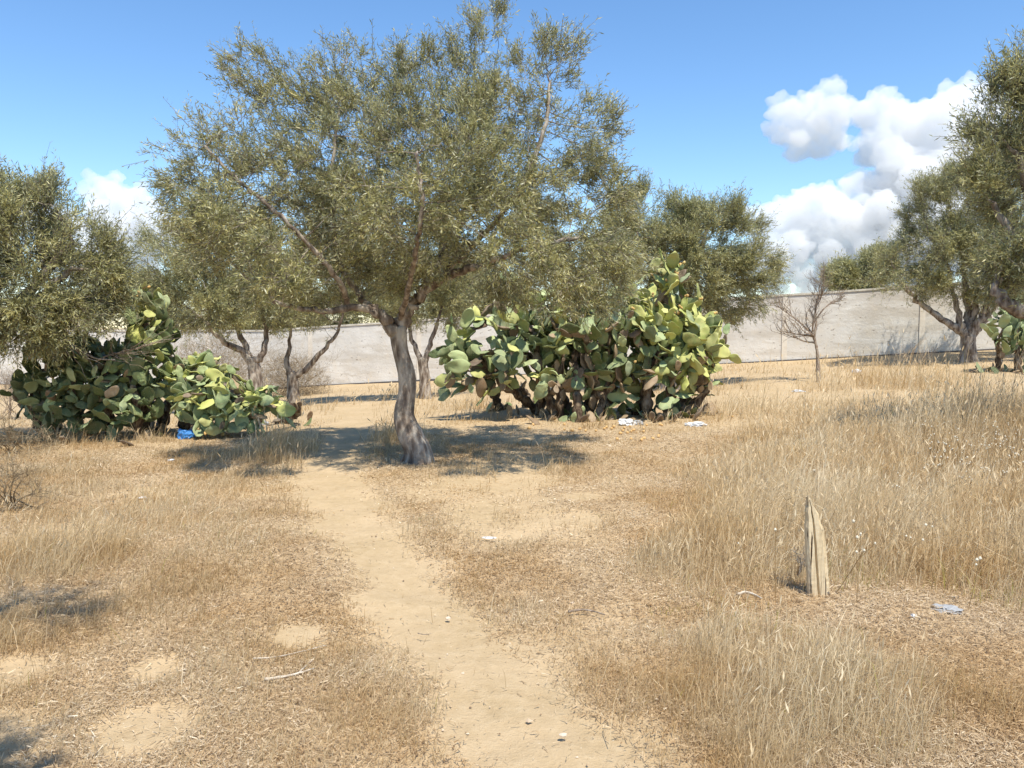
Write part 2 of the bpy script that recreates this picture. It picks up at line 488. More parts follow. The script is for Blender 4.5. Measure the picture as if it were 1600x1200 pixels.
# ------------------------------------------------------------------ olive trees
def leaf_mesh(name, org, drc, per, llen, slen, off, material, seed=0, width=0.19, stem=True):
    """sprays of narrow leaves: org (n,3) shoot bases, drc (n,3) unit directions"""
    r = np.random.default_rng(seed); n = len(org)
    ax = r.normal(size=(n, 3)); A = np.cross(drc, ax); A /= np.linalg.norm(A, axis=1)[:, None]; B = np.cross(drc, A)
    L = slen * r.uniform(0.55, 1.35, n)
    bend = r.normal(size=(n, 3)) * 0.25
    k = np.arange(per)[None, :]
    t = (k + 0.6 + r.uniform(-.3, .3, (n, per))) / per
    ph = k * 2.4 + r.uniform(0, 6.28, (n, 1)) + r.normal(size=(n, per)) * 0.4
    pos = org[:, None] + drc[:, None] * (t * L[:, None])[..., None] + bend[:, None] * (t ** 2 * L[:, None])[..., None]
    side = np.cos(ph)[..., None] * A[:, None] + np.sin(ph)[..., None] * B[:, None]
    tilt = r.uniform(0.35, 1.1, (n, per))[..., None]
    ld = drc[:, None] * np.cos(tilt) + side * np.sin(tilt) + r.normal(size=(n, per, 3)) * 0.15
    ld[..., 2] -= 0.10
    ld /= np.linalg.norm(ld, axis=2)[..., None]
    wv = np.cross(ld, drc[:, None] + r.normal(size=(n, per, 3)) * 0.9); wv /= np.linalg.norm(wv, axis=2)[..., None] + 1e-9
    ll = (llen * r.uniform(0.6, 1.3, (n, per)))[..., None]; ww = ll * width
    b0 = pos; m = pos + ld * ll * 0.45
    V = np.stack([b0, m + wv * ww * .5, pos + ld * ll, m - wv * ww * .5], 2).reshape(-1, 3)
    nf = n * per
    Fq = np.arange(nf * 4).reshape(-1, 4)
    rnd = np.clip((r.uniform(0, 1, nf) * 0.75 + np.repeat(r.uniform(0, 1, n), per) * 0.25), 0, 1)
    fs = [Fq]; mi = np.zeros(nf, int)
    if stem:
        tip = org + drc * L[:, None] + bend * L[:, None]
        w = A * (0.0022 + 0.02 * llen)
        S = np.stack([org - w, org + w, tip + w * .4, tip - w * .4], 1).reshape(-1, 3)
        fs.append(np.arange(n * 4).reshape(-1, 4) + len(V)); V = np.vstack([V, S])
        rnd = np.concatenate([rnd, np.zeros(n)]); mi = np.concatenate([mi, np.ones(n, int)])
        fs = [np.concatenate(fs)]
    return make_mesh(name, V - np.asarray(off)[None], fs, attrs={'rnd': ('FACE', rnd)}, mats=[material, BARK_FINE], matidx=mi)

def colonize(starts, blobs, natt, step, infl, kill, iters, seed):
    """starts: list of (points, limb_id). returns nodes, parent, limb"""
    r = np.random.default_rng(seed)
    vol = np.array([b[1][0] * b[1][1] * b[1][2] for b in blobs]) ** 0.66; vol /= vol.sum()
    pick = r.choice(len(blobs), natt, p=vol)
    d = r.normal(size=(natt, 3)); d /= np.linalg.norm(d, axis=1)[:, None]
    rad = r.uniform(0, 1, natt) ** 0.30
    att = np.array([blobs[i][0] for i in pick]) + d * rad[:, None] * np.array([blobs[i][1] for i in pick])
    N, Pn, Lb = [], [], []
    for pts, lid, par in starts:
        last = par
        for p in pts:
            N.append(p); Pn.append(last); Lb.append(lid); last = len(N) - 1
    n0 = len(N)
    N = list(np.array(N, float))
    nodes = np.array(N)
    dist = np.linalg.norm(att[:, None] - nodes[None], axis=2) if len(nodes) < 400 else None
    near = dist.argmin(1); dmin = dist.min(1)
    alive = np.ones(natt, bool); kills = dmin < kill; alive &= ~kills
    for it in range(iters):
        act = alive & (dmin < infl)
        if not act.any(): 
            if not alive.any(): break
            act = alive & (dmin < dmin[alive].min() * 1.15)
        ids = near[act]; v = att[act] - nodes[ids]; v /= np.linalg.norm(v, axis=1)[:, None] + 1e-9
        u, inv = np.unique(ids, return_inverse=True)
        acc = np.zeros((len(u), 3)); np.add.at(acc, inv, v)
        acc += r.normal(size=acc.shape) * 0.35; acc[:, 2] += 0.12
        acc /= np.linalg.norm(acc, axis=1)[:, None] + 1e-9
        new = nodes[u] + acc * step
        base = len(nodes)
        nodes = np.vstack([nodes, new]); Pn += list(u); Lb += [Lb[q] for q in u]
        al = np.where(alive)[0]
        dn = np.linalg.norm(att[al][:, None] - new[None], axis=2)
        j = dn.argmin(1); dm = dn[np.arange(len(al)), j]
        bt = dm < dmin[al]
        dmin[al[bt]] = dm[bt]; near[al[bt]] = base + j[bt]
        alive &= ~(dmin < kill)
        if len(nodes) > 9000: break
    return nodes, np.array(Pn), np.array(Lb), n0, att

def knobbly(seed, amp=0.12):
    def f(t, th, pts):
        x = np.cos(th) * 1.3; y = np.sin(th) * 1.3
        z = pts[:, 2][:, None] * 3.0
        r = 1 + amp * fbm(x + 0 * z, y + 0 * z, z, seed, 3) + amp * 0.5 * np.abs(vnoise(x * 3 + 0 * z, y * 3 + 0 * z, z * 0.5, seed + 5))
        flare = np.exp(-t / 0.05)
        return r * (1 + flare * (0.45 + 0.45 * np.maximum(0, np.cos(th * 5 + seed)) ** 2))
    return f

def olive(label, base, trunk, trad, limbs, blobs, natt=700, step=0.16, nspray=3500, per=16, llen=0.055, slen=0.26,
          seed=0, material=None, infl=1.2, kill=0.28, r0=0.004, upb=0.35, group='olive trees of the grove', name='olive_tree', extra_trunks=()):
    material = material or OLIVE
    base = np.asarray(base, float)
    root = thing(name, label, 'olive tree', base, group)
    r = np.random.default_rng(seed + 100)
    b = Buf()
    tp = spline(trunk, 46); tr = np.interp(np.linspace(0, 1, 46), np.linspace(0, 1, len(trad)), trad)
    tube(b, tp, tr, 28, rfun=knobbly(seed))
    for et, er in extra_trunks:
        q = spline(et, 30); tube(b, q, np.interp(np.linspace(0, 1, 30), np.linspace(0, 1, len(er)), er), 20, rfun=knobbly(seed + 3))
    obj('trunk', b.mesh('trunk', off=base, smooth=True, mats=[BARK]), root)
    starts = []; lrad = []
    for li, (pts, ra) in enumerate(limbs):
        L = max(4, int(np.linalg.norm(np.diff(np.array(pts), axis=0), axis=1).sum() / step))
        sp = spline(pts, L); starts.append((sp, li, -1)); lrad.append(np.interp(np.linspace(0, 1, L), np.linspace(0, 1, len(ra)), ra))
    nodes, par, lb, n0, att = colonize(starts, blobs, natt, step, infl, kill, 70, seed)
    n = len(nodes); ch = [[] for _ in range(n)]
    for i, p in enumerate(par):
        if p >= 0: ch[p].append(i)
    R = np.zeros(n); fixed = np.concatenate(lrad)
    ex = 2.35
    order = range(n - 1, -1, -1)
    for i in order:
        R[i] = max(r0, sum(R[c] ** ex for c in ch[i]) ** (1 / ex)) if ch[i] else r0
    R[:n0] = np.maximum(fixed, np.minimum(R[:n0], fixed * 1.2))
    for i in range(n0, n): R[i] = min(R[i], R[par[i]] * 0.92)
    bufs = {}
    for i in range(n):
        p = par[i]
        heads = p < 0 or max(ch[p], key=lambda c: R[c] + (10 if c < n0 else 0)) != i
        if not heads: continue
        chain = ([p] if p >= 0 else []) + [i]
        while ch[chain[-1]]: chain.append(max(ch[chain[-1]], key=lambda c: R[c] + (10 if c < n0 else 0)))
        pts = nodes[chain]; rr = R[chain].copy()
        if p >= 0: rr[0] = min(rr[0], rr[1] * 1.3)
        big = rr.max()
        if big > 0.03:
            m = len(pts) * 2; ptss = spline(pts, m); ptss[1:-1] += r.normal(size=(m - 2, 3)) * min(0.02, big * 0.18)
            tube(bufs.setdefault(lb[i], Buf()), ptss, np.interp(np.linspace(0, 1, m), np.linspace(0, 1, len(rr)), rr) * r.uniform(.9, 1.12, m), 9)
        else:
            tube(bufs.setdefault(lb[i], Buf()), pts, rr, 4 if big < 0.015 else 6, cap=False)
    for li in sorted(bufs):
        obj('branch', bufs[li].mesh('branch', off=base, smooth=True, mats=[BARK]), root)
    # sprays on thin wood
    thin = np.where((R < 0.017) & (np.arange(n) >= n0))[0]
    w = np.where(np.array([len(ch[i]) == 0 for i in thin]), 3.0, 1.0)
    cs = 2.1 * 0.16 / max(step, .13); tn = nodes[thin] * cs
    w = w * (0.10 + sstep(-0.35, 0.45, fbm(tn[:, 0], tn[:, 1], tn[:, 2], seed, 2))); w /= w.sum()
    pk = r.choice(thin, nspray, p=w)
    org = nodes[pk] + r.normal(size=(nspray, 3)) * 0.07 * (step / 0.16)
    cen = np.average(np.array([q[0] for q in blobs]), axis=0)
    gd = nodes[pk] - nodes[par[pk]]; gd /= np.linalg.norm(gd, axis=1)[:, None] + 1e-9
    outw = org - cen; outw /= np.linalg.norm(outw, axis=1)[:, None] + 1e-9
    hz = (org[:, 2] - cen[2])
    d = gd * 0.6 + outw * 0.5 + r.normal(size=(nspray, 3)) * 0.45
    d[:, 2] += upb + 0.35 * np.tanh(hz)
    d /= np.linalg.norm(d, axis=1)[:, None]
    me = leaf_mesh('crown', org, d, per, llen, slen, base, material, seed + 7)
    obj('crown', me, root)
    return root

def blob(px, py, rpx, Y, dy=1.0, ry=1.0):
    """ellipsoid centred where the given picture point lies at depth Y; radius from its apparent size"""
    c = at(px, py, Y); s = Y / F
    return (c, np.array([rpx * s, rpx * s * dy, rpx * s * ry]))

# --- the big tree
Yt = hit(650, 722)[1]
TB = hit(650, 722)
q = lambda x, y, dY=0.0: at(x, y, Yt + dY)
trunk = [TB + np.array([0, 0, -0.12]), q(652, 706), q(641, 682), q(631, 652), q(636, 612), q(634, 580), q(625, 545), q(621, 512)]
trad = [0.19, 0.155, 0.148, 0.125, 0.10, 0.092, 0.092, 0.10]
limbs = [
    ([q(622, 515), q(632, 490), q(652, 468), q(672, 448), q(700, 432, -.1), q(740, 420, -.3), q(790, 400, -.5), q(850, 380, -.7), q(910, 370, -.8)], [0.13, 0.10, 0.09, 0.07, 0.05, 0.035, 0.02]),
    ([q(620, 520), q(600, 495, -.1), q(575, 484, -.2), q(545, 480, -.3), q(505, 486, -.5), q(470, 480, -.6), q(430, 470, -.8), q(380, 430, -.8)], [0.12, 0.085, 0.06, 0.04, 0.03, 0.018]),
    ([q(660, 458), q(680, 420, .3), q(705, 370, .6), q(735, 310, .8), q(750, 230, .8), q(755, 150, .7)], [0.08, 0.06, 0.05, 0.035, 0.022]),
    ([q(590, 490), q(560, 460, .2), q(530, 410, .2), q(522, 340, .1), q(520, 260, 0), q(530, 170, 0)], [0.065, 0.05, 0.042, 0.032, 0.018]),
    ([q(545, 480, -.2), q(530, 440, -.6), q(480, 380, -.9), q(430, 330, -1.0), q(370, 280, -1.), q(320, 230, -1.0)], [0.05, 0.04, 0.032, 0.026, 0.016]),
    ([q(675, 446), q(720, 400, 0), q(770, 350, -.3), q(820, 280, -.5), q(850, 200, -.5), q(860, 130, -.4)], [0.06, 0.05, 0.04, 0.03, 0.018]),
    ([q(640, 480), q(632, 440, .6), q(620, 390, 1.0), q(600, 320, 1.3), q(590, 240, 1.4), q(590, 180, 1.2)], [0.06, 0.045, 0.035, 0.028, 0.018]),
    ([q(625, 500), q(640, 440, -.7), q(650, 390, -1.2), q(660, 320, -1.5), q(650, 240, -1.3)], [0.055, 0.04, 0.03, 0.026, 0.016]),
]
limbs = [(p_, [v_ * (.72 if v_ > .03 else .85) for v_ in r_]) for p_, r_ in limbs]
blobs = [blob(*a) for a in [
    (305, 232, 44, Yt - .6), (270, 270, 28, Yt - .7), (345, 200, 42, Yt - .4), (400, 125, 50, Yt - .1), (365, 120, 30, Yt - .2),
    (440, 170, 60, Yt, 1.2), (515, 105, 42, Yt + .2), (540, 90, 36, Yt + .2), (525, 160, 60, Yt + .3, 1.3), (590, 130, 40, Yt + .4), (655, 120, 44, Yt + .5), (650, 180, 60, Yt + .4, 1.4),
    (748, 55, 42, Yt + .4), (765, 35, 26, Yt + .4), (735, 110, 55, Yt + .4, 1.3), (855, 95, 48, Yt - .2), (830, 130, 50, Yt - .1), (880, 90, 30, Yt - .3),
    (800, 190, 75, Yt, 1.4), (925, 195, 42, Yt - .3), (950, 215, 34, Yt - .3), (900, 240, 70, Yt - .2, 1.3), (945, 290, 42, Yt - .3),
    (300, 320, 50, Yt - .8), (340, 290, 60, Yt - .5), (420, 270, 90, Yt - .3, 1.5), (560, 260, 95, Yt, 1.8), (700, 250, 95, Yt, 1.8),
    (350, 375, 60, Yt - .7, 1.3), (440, 370, 80, Yt - .5, 1.5), (560, 370, 85, Yt, 1.7), (690, 350, 85, Yt, 1.8), (820, 320, 90, Yt - .2, 1.6), (920, 350, 60, Yt - .6, 1.3),
    (480, 440, 50, Yt - .5, 1.4), (410, 430, 45, Yt - .6), (570, 440, 40, Yt + .5, 1.4), (760, 390, 36, Yt + .3, 1.5), (850, 400, 60, Yt - .6, 1.3), (930, 410, 55, Yt - .7, 1.2), (900, 455, 38, Yt - .7, 1.2), (970, 440, 30, Yt - .7), (820, 440, 35, Yt - .5),
    (500, 470, 22, Yt - .4), (430, 410, 60, Yt - 1.6, 1.2), (340, 350, 55, Yt - 1.5, 1.2), (800, 380, 60, Yt - 1.6, 1.2), (880, 440, 45, Yt - 1.2), (960, 400, 36, Yt - .9), (930, 470, 26, Yt - .9), (860, 475, 26, Yt - 1), (790, 440, 45, Yt + 1.2, 1.2), (870, 455, 45, Yt + 1.2, 1.2), (950, 440, 45, Yt + 1.0, 1.2), (920, 400, 60, Yt + 1.2, 1.2), (840, 380, 60, Yt + 1.5, 1.2), (980, 400, 30, Yt + .6), (955, 340, 40, Yt + .4), (540, 330, 80, Yt + 1.1, 1.2), (700, 300, 80, Yt + 1.2, 1.2), (600, 300, 80, Yt - 1.3, 1.0), (740, 280, 75, Yt - 1.2, 1.0)]]
olive('large spreading olive tree with leaning grey trunk beside the path, nearest tree', TB, trunk, trad, limbs, blobs,
      natt=4700, step=0.11, nspray=18000, per=15, llen=0.054, slen=0.20, seed=2, infl=0.8, kill=0.16, r0=0.0028)

def bg_tree(label, bx, by, Y, blobs_px, fork=0.9, lean=(0, 0), tr=0.2, natt=500, nspray=2200, llen=0.085, slen=0.34, per=13, seed=0, nl=5, material=None, base=None, trunk_px=None, limb_px=None, sk=1.0, **k):
    """an olive placed at ground point under picture column bx at depth Y"""
    B = on(at(bx, by, Y)[0], Y) if base is None else np.asarray(base, float)
    bl = [blob(*a) if len(a) > 2 and not isinstance(a[0], np.ndarray) else a for a in blobs_px]
    cen = np.average(np.array([q_[0] for q_ in bl]), axis=0)
    r = np.random.default_rng(seed)
    if trunk_px: T = [B + np.array([0, 0, -.12])] + [at(x, y, Y + d) for x, y, d in trunk_px]
    else:
        T = [B + np.array([0, 0, -.12]), B + np.array([lean[0] * .3, lean[1] * .3, fork * .35]), B + np.array([lean[0] * .55, lean[1] * .55, fork * .7]), B + np.array([lean[0], lean[1], fork])]
    top = T[-1]
    limbs = []
    if limb_px:
        for L in limb_px:
            pts = [at(x, y, Y + d) for x, y, d in L]; limbs.append((pts, np.linspace(tr * .62, tr * .2, len(pts))))
    tg = sorted(range(len(bl)), key=lambda i: -bl[i][1][0])[:nl] if nl else []
    for i in tg:
        c = bl[i][0] + r.normal(size=3) * 0.15
        m1 = top * .65 + c * .35 + np.array([0, 0, -.15]) + r.normal(size=3) * .1
        limbs.append(([top - np.array([0, 0, .05]), m1, c], [tr * .6, tr * .4, tr * .15]))
    return olive(label, B, T, [tr * 1.25, tr, tr * .88, tr * .85], limbs, bl, natt=int(natt * 1.3), step=0.2 * sk, nspray=int(nspray * 1.35), per=per, llen=llen, slen=slen,
                 seed=seed, material=material or OLIVE_FAR, infl=1.3 * sk, kill=0.34 * sk, r0=0.006, **k)

# two trunks left of the big tree, behind the cactus
bg_tree('olive tree with dark forked trunk behind the left cactus thicket, between thicket and pale wall', 400, 600, 17.5,
        [(300, 420, 70, 17.5, 1.2), (250, 400, 45, 17.2), (360, 400, 70, 17.8, 1.3), (340, 470, 60, 17.3, 1.2), (400, 440, 60, 17.5, 1.2), (280, 470, 55, 17.5), (430, 480, 36, 17.5), (260, 510, 30, 17), (320, 370, 40, 17.5), (240, 440, 30, 17.6)],
        tr=0.15, trunk_px=[(398, 578, 0), (392, 562, 0)], limb_px=[[(392, 565, 0), (375, 548, -.1), (345, 530, -.3), (320, 500, -.5)], [(392, 565, 0), (385, 545, .2), (365, 500, .3), (350, 450, .3)], [(396, 568, 0), (412, 550, 0), (415, 520, .2), (405, 470, .2)]],
        nl=0, natt=700, nspray=4200, seed=21)
bg_tree('olive tree with low Y-shaped trunk standing against the wall left of the big tree', 458, 600, 19.5,
        [(500, 470, 45, 19.5, 1.2), (470, 430, 60, 19.5, 1.3), (540, 440, 50, 19.5, 1.2), (430, 450, 40, 19.5), (440, 490, 25, 19.5), (530, 490, 26, 19.5), (590, 430, 40, 19.8), (500, 400, 60, 19.5)],
        tr=0.14, trunk_px=[(457, 592, 0), (456, 582, 0)], limb_px=[[(456, 590, 0), (447, 565, 0), (452, 540, .1), (455, 500, .2)], [(458, 590, 0), (480, 575, 0), (505, 548, 0), (525, 520, 0), (535, 490, 0)]],
        nl=0, natt=500, nspray=2600, seed=22)
bg_tree('olive tree half hidden behind the big leaning trunk, its foot in shade', 665, 604, 19.0,
        [(640, 440, 50, 19, 1.2), (690, 420, 55, 19, 1.3), (720, 460, 40, 19), (640, 490, 30, 19), (700, 490, 24, 19), (680, 380, 50, 19), (600, 400, 50, 19)],
        tr=0.13, trunk_px=[(663, 585, 0), (660, 560, 0)], limb_px=[[(660, 570, 0), (650, 545, 0), (640, 520, 0), (640, 480, 0)], [(662, 570, 0), (675, 530, 0), (690, 480, 0)]],
        nl=0, natt=500, nspray=2600, seed=23)
bg_tree('broad olive tree rising behind the right cactus thicket, trunk hidden', 1045, 600, 19.0,
        [(1045, 330, 40, 19), (1040, 305, 22, 19), (1100, 370, 60, 19, 1.3), (1130, 345, 28, 19), (1150, 400, 55, 19, 1.2), (1190, 430, 38, 19), (1170, 380, 30, 19), (1010, 400, 70, 19, 1.3), (1070, 440, 70, 19, 1.3), (1000, 340, 36, 19), (1160, 460, 45, 19), (1110, 480, 40, 19), (950, 420, 50, 19), (1020, 470, 50, 19), (985, 370, 50, 19), (1180, 478, 24, 18.7)],
        fork=1.4, tr=0.24, natt=1300, nspray=8000, seed=24, nl=7)
bg_tree('dense olive tree at the left edge over the dark cactus thicket', -60, 640, 10.7,
        [(50, 330, 45, 10.7), (10, 300, 38, 10.7), (110, 380, 60, 10.7, 1.2), (30, 400, 90, 10.7, 1.3), (150, 420, 42, 10.7), (100, 450, 60, 10.7, 1.2), (20, 490, 70, 10.7, 1.2), (-60, 350, 90, 10.7, 1.3), (-60, 470, 80, 10.7, 1.2), (165, 460, 32, 10.7), (90, 500, 45, 10.4), (-150, 420, 80, 10.7), (130, 345, 24, 10.7), (160, 385, 25, 10.7), (60, 290, 20, 10.7), (10, 545, 30, 10.4), (140, 500, 30, 10.5)],
        fork=1.2, tr=0.24, natt=1500, nspray=8500, seed=25, nl=7, llen=0.07, slen=0.28)
bg_tree('olive tree with low left-reaching limb in front of the wall, at the right', 1514, 566, 21.5,
        [(1380, 430, 34, 21.5), (1420, 420, 50, 21.5, 1.2), (1470, 400, 65, 21.5, 1.3), (1530, 400, 75, 21.5, 1.3), (1600, 400, 80, 21.5, 1.3), (1450, 350, 42, 21.5), (1510, 330, 60, 21.5, 1.3), (1580, 320, 65, 21.5), (1455, 310, 36, 21.5), (1440, 450, 30, 21.5), (1540, 460, 32, 21.5), (1560, 270, 50, 21.5), (1500, 275, 30, 21.5)],
        tr=0.21, trunk_px=[(1513, 545, 0), (1512, 525, 0)], limb_px=[[(1512, 530, 0), (1492, 510, 0), (1465, 495, 0), (1435, 470, 0), (1410, 445, 0)], [(1513, 530, 0), (1512, 490, .2), (1508, 440, .3), (1500, 380, .3)], [(1516, 530, 0), (1535, 490, -.2), (1560, 440, -.3)]],
        nl=3, natt=1500, nspray=9000, seed=26)
bg_tree('tall olive tree at the right edge with drooping branches and its trunk outside the view', 1690, 700, 10.5,
        [(1580, 150, 48, 10.5), (1560, 210, 46, 10.5), (1530, 250, 36, 10.5), (1620, 250, 90, 10.5, 1.2), (1580, 320, 60, 10.5, 1.2), (1530, 300, 28, 10.5), (1640, 140, 70, 10.5), (1700, 250, 120, 10.5), (1600, 400, 60, 10.3, 1.2), (1580, 110, 26, 10.5), (1700, 400, 90, 10.5), (1590, 450, 32, 10.3), (1780, 300, 100, 10.5), (1560, 400, 30, 10.3)],
        tr=0.25, fork=1.3, natt=1500, nspray=5600, seed=27, nl=6, llen=0.07, slen=0.28,
        limb_px=[[(1690, 560, 0), (1640, 515, -.3), (1600, 488, -.4), (1568, 470, -.4), (1555, 440, -.4)]])
bg_tree('olive tree standing left of the viewer, its shade on the near grass', 0, 0, 2.6,
        [(np.array([-2.1, 2.55, 3.75]), np.array([.62, .36, .28])), (np.array([-1.3, 1.05, 3.7]), np.array([.2, .12, .15])), (np.array([-3.1, 1.2, 3.9]), np.array([1.0, .7, .6])), (np.array([-3.9, .4, 3.8]), np.array([1, 1, .7]))],
        base=on(-3.3, .3), tr=0.2, fork=1.4, natt=900, nspray=4500, seed=28, nl=6, llen=0.06, slen=0.25)
# small far crowns beyond the wall
for (lab, bx, Y, bl, sd_) in (
    ('small far tree showing its top over the wall beside the right olive', 1335, 42, [(1325, 440, 10, 42), (1345, 432, 16, 42), (1365, 425, 20, 42), (1350, 450, 20, 42)], 31),
    ('low far tree top peeping over the wall right of the bare sapling', 1312, 44, [(1316, 444, 9, 44), (1308, 452, 10, 44), (1324, 452, 9, 44)], 32),
    ('far dark tree top over the wall behind the left olive trunks', 480, 42, [(420, 485, 45, 42), (480, 480, 50, 42), (540, 488, 40, 42), (360, 480, 50, 42), (300, 485, 45, 42), (240, 480, 45, 42), (590, 485, 40, 42)], 33),
    ('far tree top over the wall just right of the big trunk', 720, 40, [(700, 470, 30, 40), (740, 465, 35, 40), (780, 470, 30, 40)], 34)):
    bg_tree(lab, bx, 540, Y, bl, tr=0.3, fork=1.6, natt=300, nspray=4500, sk=1.7, llen=0.22, slen=0.7, seed=sd_, nl=3, group='trees beyond the wall')

# ------------------------------------------------------------------ bare sapling and dry scrub
def twiggy(name, label, cat, base, specs, material, seed, depth=4, group=None, spread=0.55, thin=0.72, up=0.2):
    r = np.random.default_rng(seed); base = np.asarray(base, float)
    root = thing(name, label, cat, base, group)
    def grow(buf, p, d, L, rad, lev):
        n = 6; pts = [p]; dd = d
        for i in range(n):
            dd = dd + r.normal(size=3) * 0.16; dd[2] += up * 0.12; dd /= np.linalg.norm(dd)
            pts.append(pts[-1] + dd * L / n)
        tube(buf, pts, np.linspace(rad, rad * 0.6, n + 1), 5 if lev > 1 else 3, cap=False)
        if lev == 0: return
        for i in range(r.integers(2, 5)):
            k = r.integers(2, n + 1); nd = dd + r.normal(size=3) * spread; nd[2] += up; nd /= np.linalg.norm(nd)
            grow(buf, pts[k], nd, L * r.uniform(.5, .85), rad * thin * (0.85 if lev > 1 else .8), lev - 1)
    for (pts, rads) in specs:
        b = Buf(); sp = spline(pts, 14)
        tube(b, sp, np.interp(np.linspace(0, 1, 14), np.linspace(0, 1, len(rads)), rads) * r.uniform(.9, 1.15, 14), 8)
        e = sp[-1] - sp[-3]; e /= np.linalg.norm(e)
        tip = rads[-1]
        for i in range(4 if cat == 'shrub' else 6):
            nd = e + r.normal(size=3) * spread * .8; nd /= np.linalg.norm(nd)
            grow(b, sp[-1 - (i % 2) * 2], nd, np.linalg.norm(sp[-1] - sp[0]) * (.55 if cat == 'shrub' else .46), tip * .75, depth - 1)
        obj('branch' if len(specs) > 1 else 'stem', b.mesh('branch', off=base, smooth=True, mats=[material]), root)
    return root

SB = hit(1280, 597); Ys = SB[1]; q = lambda x, y, d=0.0: at(x, y, Ys + d)
twiggy('bare_sapling', 'small leafless sapling with thin reddish twigs standing before the wall', 'sapling', SB,
       [([SB - [0, 0, .1], q(1278, 575), q(1277, 550), q(1272, 525)], [0.06, 0.05, 0.035, 0.028]),
        ([q(1272, 528), q(1262, 515, .1), q(1245, 500, .1), q(1232, 490, .1)], [0.026, 0.02, 0.013]),
        ([q(1272, 528), q(1275, 505), q(1274, 485), q(1278, 470)], [0.03, 0.025, 0.018]),
        ([q(1274, 500), q(1285, 485, -.1), q(1298, 473, -.1)], [0.02, 0.014])], DEADWOOD, 4, depth=5, spread=0.48, up=0.26, thin=.66)

def scrub(label, px, py, h, w, seed, material=GREYTWIG, nst=9, name='dry_shrub', group='dry leafless shrubs', fill=0):
    B = hit(px, py); r = np.random.default_rng(seed); sp = []
    for i in range(nst):
        a = r.uniform(0, 2 * PI); s = r.uniform(.2, 1) * w; t = B + np.array([math.cos(a) * s, math.sin(a) * s * .7, h * r.uniform(.35, .7)])
        sp.append(([B + r.normal(size=3) * [w * .3, w * .2, 0], B * .5 + t * .5 + [0, 0, .05 * h], t], [0.008, 0.006, 0.004]))
    root = twiggy(name, label, 'shrub', B, sp, material, seed, depth=4, group=group, spread=0.6, thin=.8, up=.1)
    if fill:
        d = r.normal(size=(fill, 3)); d /= np.linalg.norm(d, axis=1)[:, None]
        p = B + d * (r.uniform(0, 1, fill) ** .4)[:, None] * [w, w * .6, h]; p = p[p[:, 2] > B[2] - .02]; n = len(p)
        e = r.normal(size=(n, 3)); e /= np.linalg.norm(e, axis=1)[:, None]; e[:, 2] = abs(e[:, 2]); L = r.uniform(.08, .3, n)[:, None]
        W = np.cross(e, r.normal(size=(n, 3))); W /= np.linalg.norm(W, axis=1)[:, None]; W *= .004
        V = np.stack([p - W, p + W, p + e * L + W * .5, p + e * L - W * .5], 1).reshape(-1, 3) - B
        obj('twigs', make_mesh('twigs', V, [np.arange(n * 4).reshape(-1, 4)], mats=[material]), root)
    return root
scrub('low grey leafless shrub at the left edge, nearest of the dry shrubs', 14, 795, .36, .30, 41, fill=60, material=BRAMBLE)
scrub('tangle of pale dry twigs left of the dark cactus thicket', 25, 705, .38, .65, 42, nst=8, fill=250, material=BRAMBLE)
scrub('upright dry brush at the left edge, beside the dark cactus', 15, 655, 1.1, .5, 43, material=DEADWOOD, nst=12)
scrub('brownish bramble against the wall between the two forked olives', 455, 618, 1.3, 1.3, 44, material=BRAMBLE, nst=16, fill=9000)
scrub('brownish bramble against the wall left of the forked olives', 335, 618, 1.9, 1.8, 45, material=BRAMBLE, nst=22, fill=17000)
scrub('small grey dry bush at the foot of the wall, left of the right olive', 1432, 572, .45, .5, 46, nst=9)
scrub('thin dry weed by the foot of the wooden stake', 1250, 905, .2, .05, 47, nst=2)

# ------------------------------------------------------------------ prickly pears
def pad_mesh(seed, material, fat=0.075, old=False):
    r = np.random.default_rng(seed)
    nu, nv = 18, 9
    V = []
    for i in range(1, nv):
        s = i / nv                      # 0 base .. 1 tip
        w = 0.31 * (math.sin(PI * s ** 0.82)) ** 0.62 * (0.72 + 0.38 * s)
        th = fat * (math.sin(PI * s ** 0.75)) ** 0.55 * (1.2 if old else 1)
        for j in range(nu):
            a = 2 * PI * j / nu
            ca, sa = math.cos(a), math.sin(a)
            x = w * np.sign(ca) * abs(ca) ** 0.85; y = th * 0.5 * sa
            V.append((x, y, s))
    V = np.array(V)
    bend = r.uniform(-.22, .22); twist = r.uniform(-.35, .35)
    V[:, 1] += bend * V[:, 2] ** 2 + 0.06 * fbm(V[:, 0] * 4, V[:, 2] * 3, 0, seed, 2) + twist * V[:, 0] * V[:, 2]
    V[:, 0] *= r.uniform(.85, 1.15); V[:, 0] += r.uniform(-.08, .08) * np.sin(V[:, 2] * PI) + 0.04 * fbm(V[:, 2] * 4, V[:, 0] * 0 + seed, 0, seed, 2)
    V = np.vstack([V, [0, 0, -0.02], [0, bend + .0, 1.0]])
    m = (nv - 1) * nu
    i = np.arange(nv - 2)[:, None]; j = np.arange(nu)[None]
    Q = np.stack([i * nu + j, i * nu + (j + 1) % nu, (i + 1) * nu + (j + 1) % nu, (i + 1) * nu + j], -1).reshape(-1, 4)
    jj = np.arange(nu)
    T = np.vstack([np.stack([(jj + 1) % nu, jj, np.full(nu, m)], -1), np.stack([m - nu + jj, m - nu + (jj + 1) % nu, np.full(nu, m + 1)], -1)])
    return V, Q, T
PADV = [pad_mesh(s, None) for s in range(8)]
OLDV = [pad_mesh(s + 20, None, 0.13, True) for s in range(4)]
PADM = {}
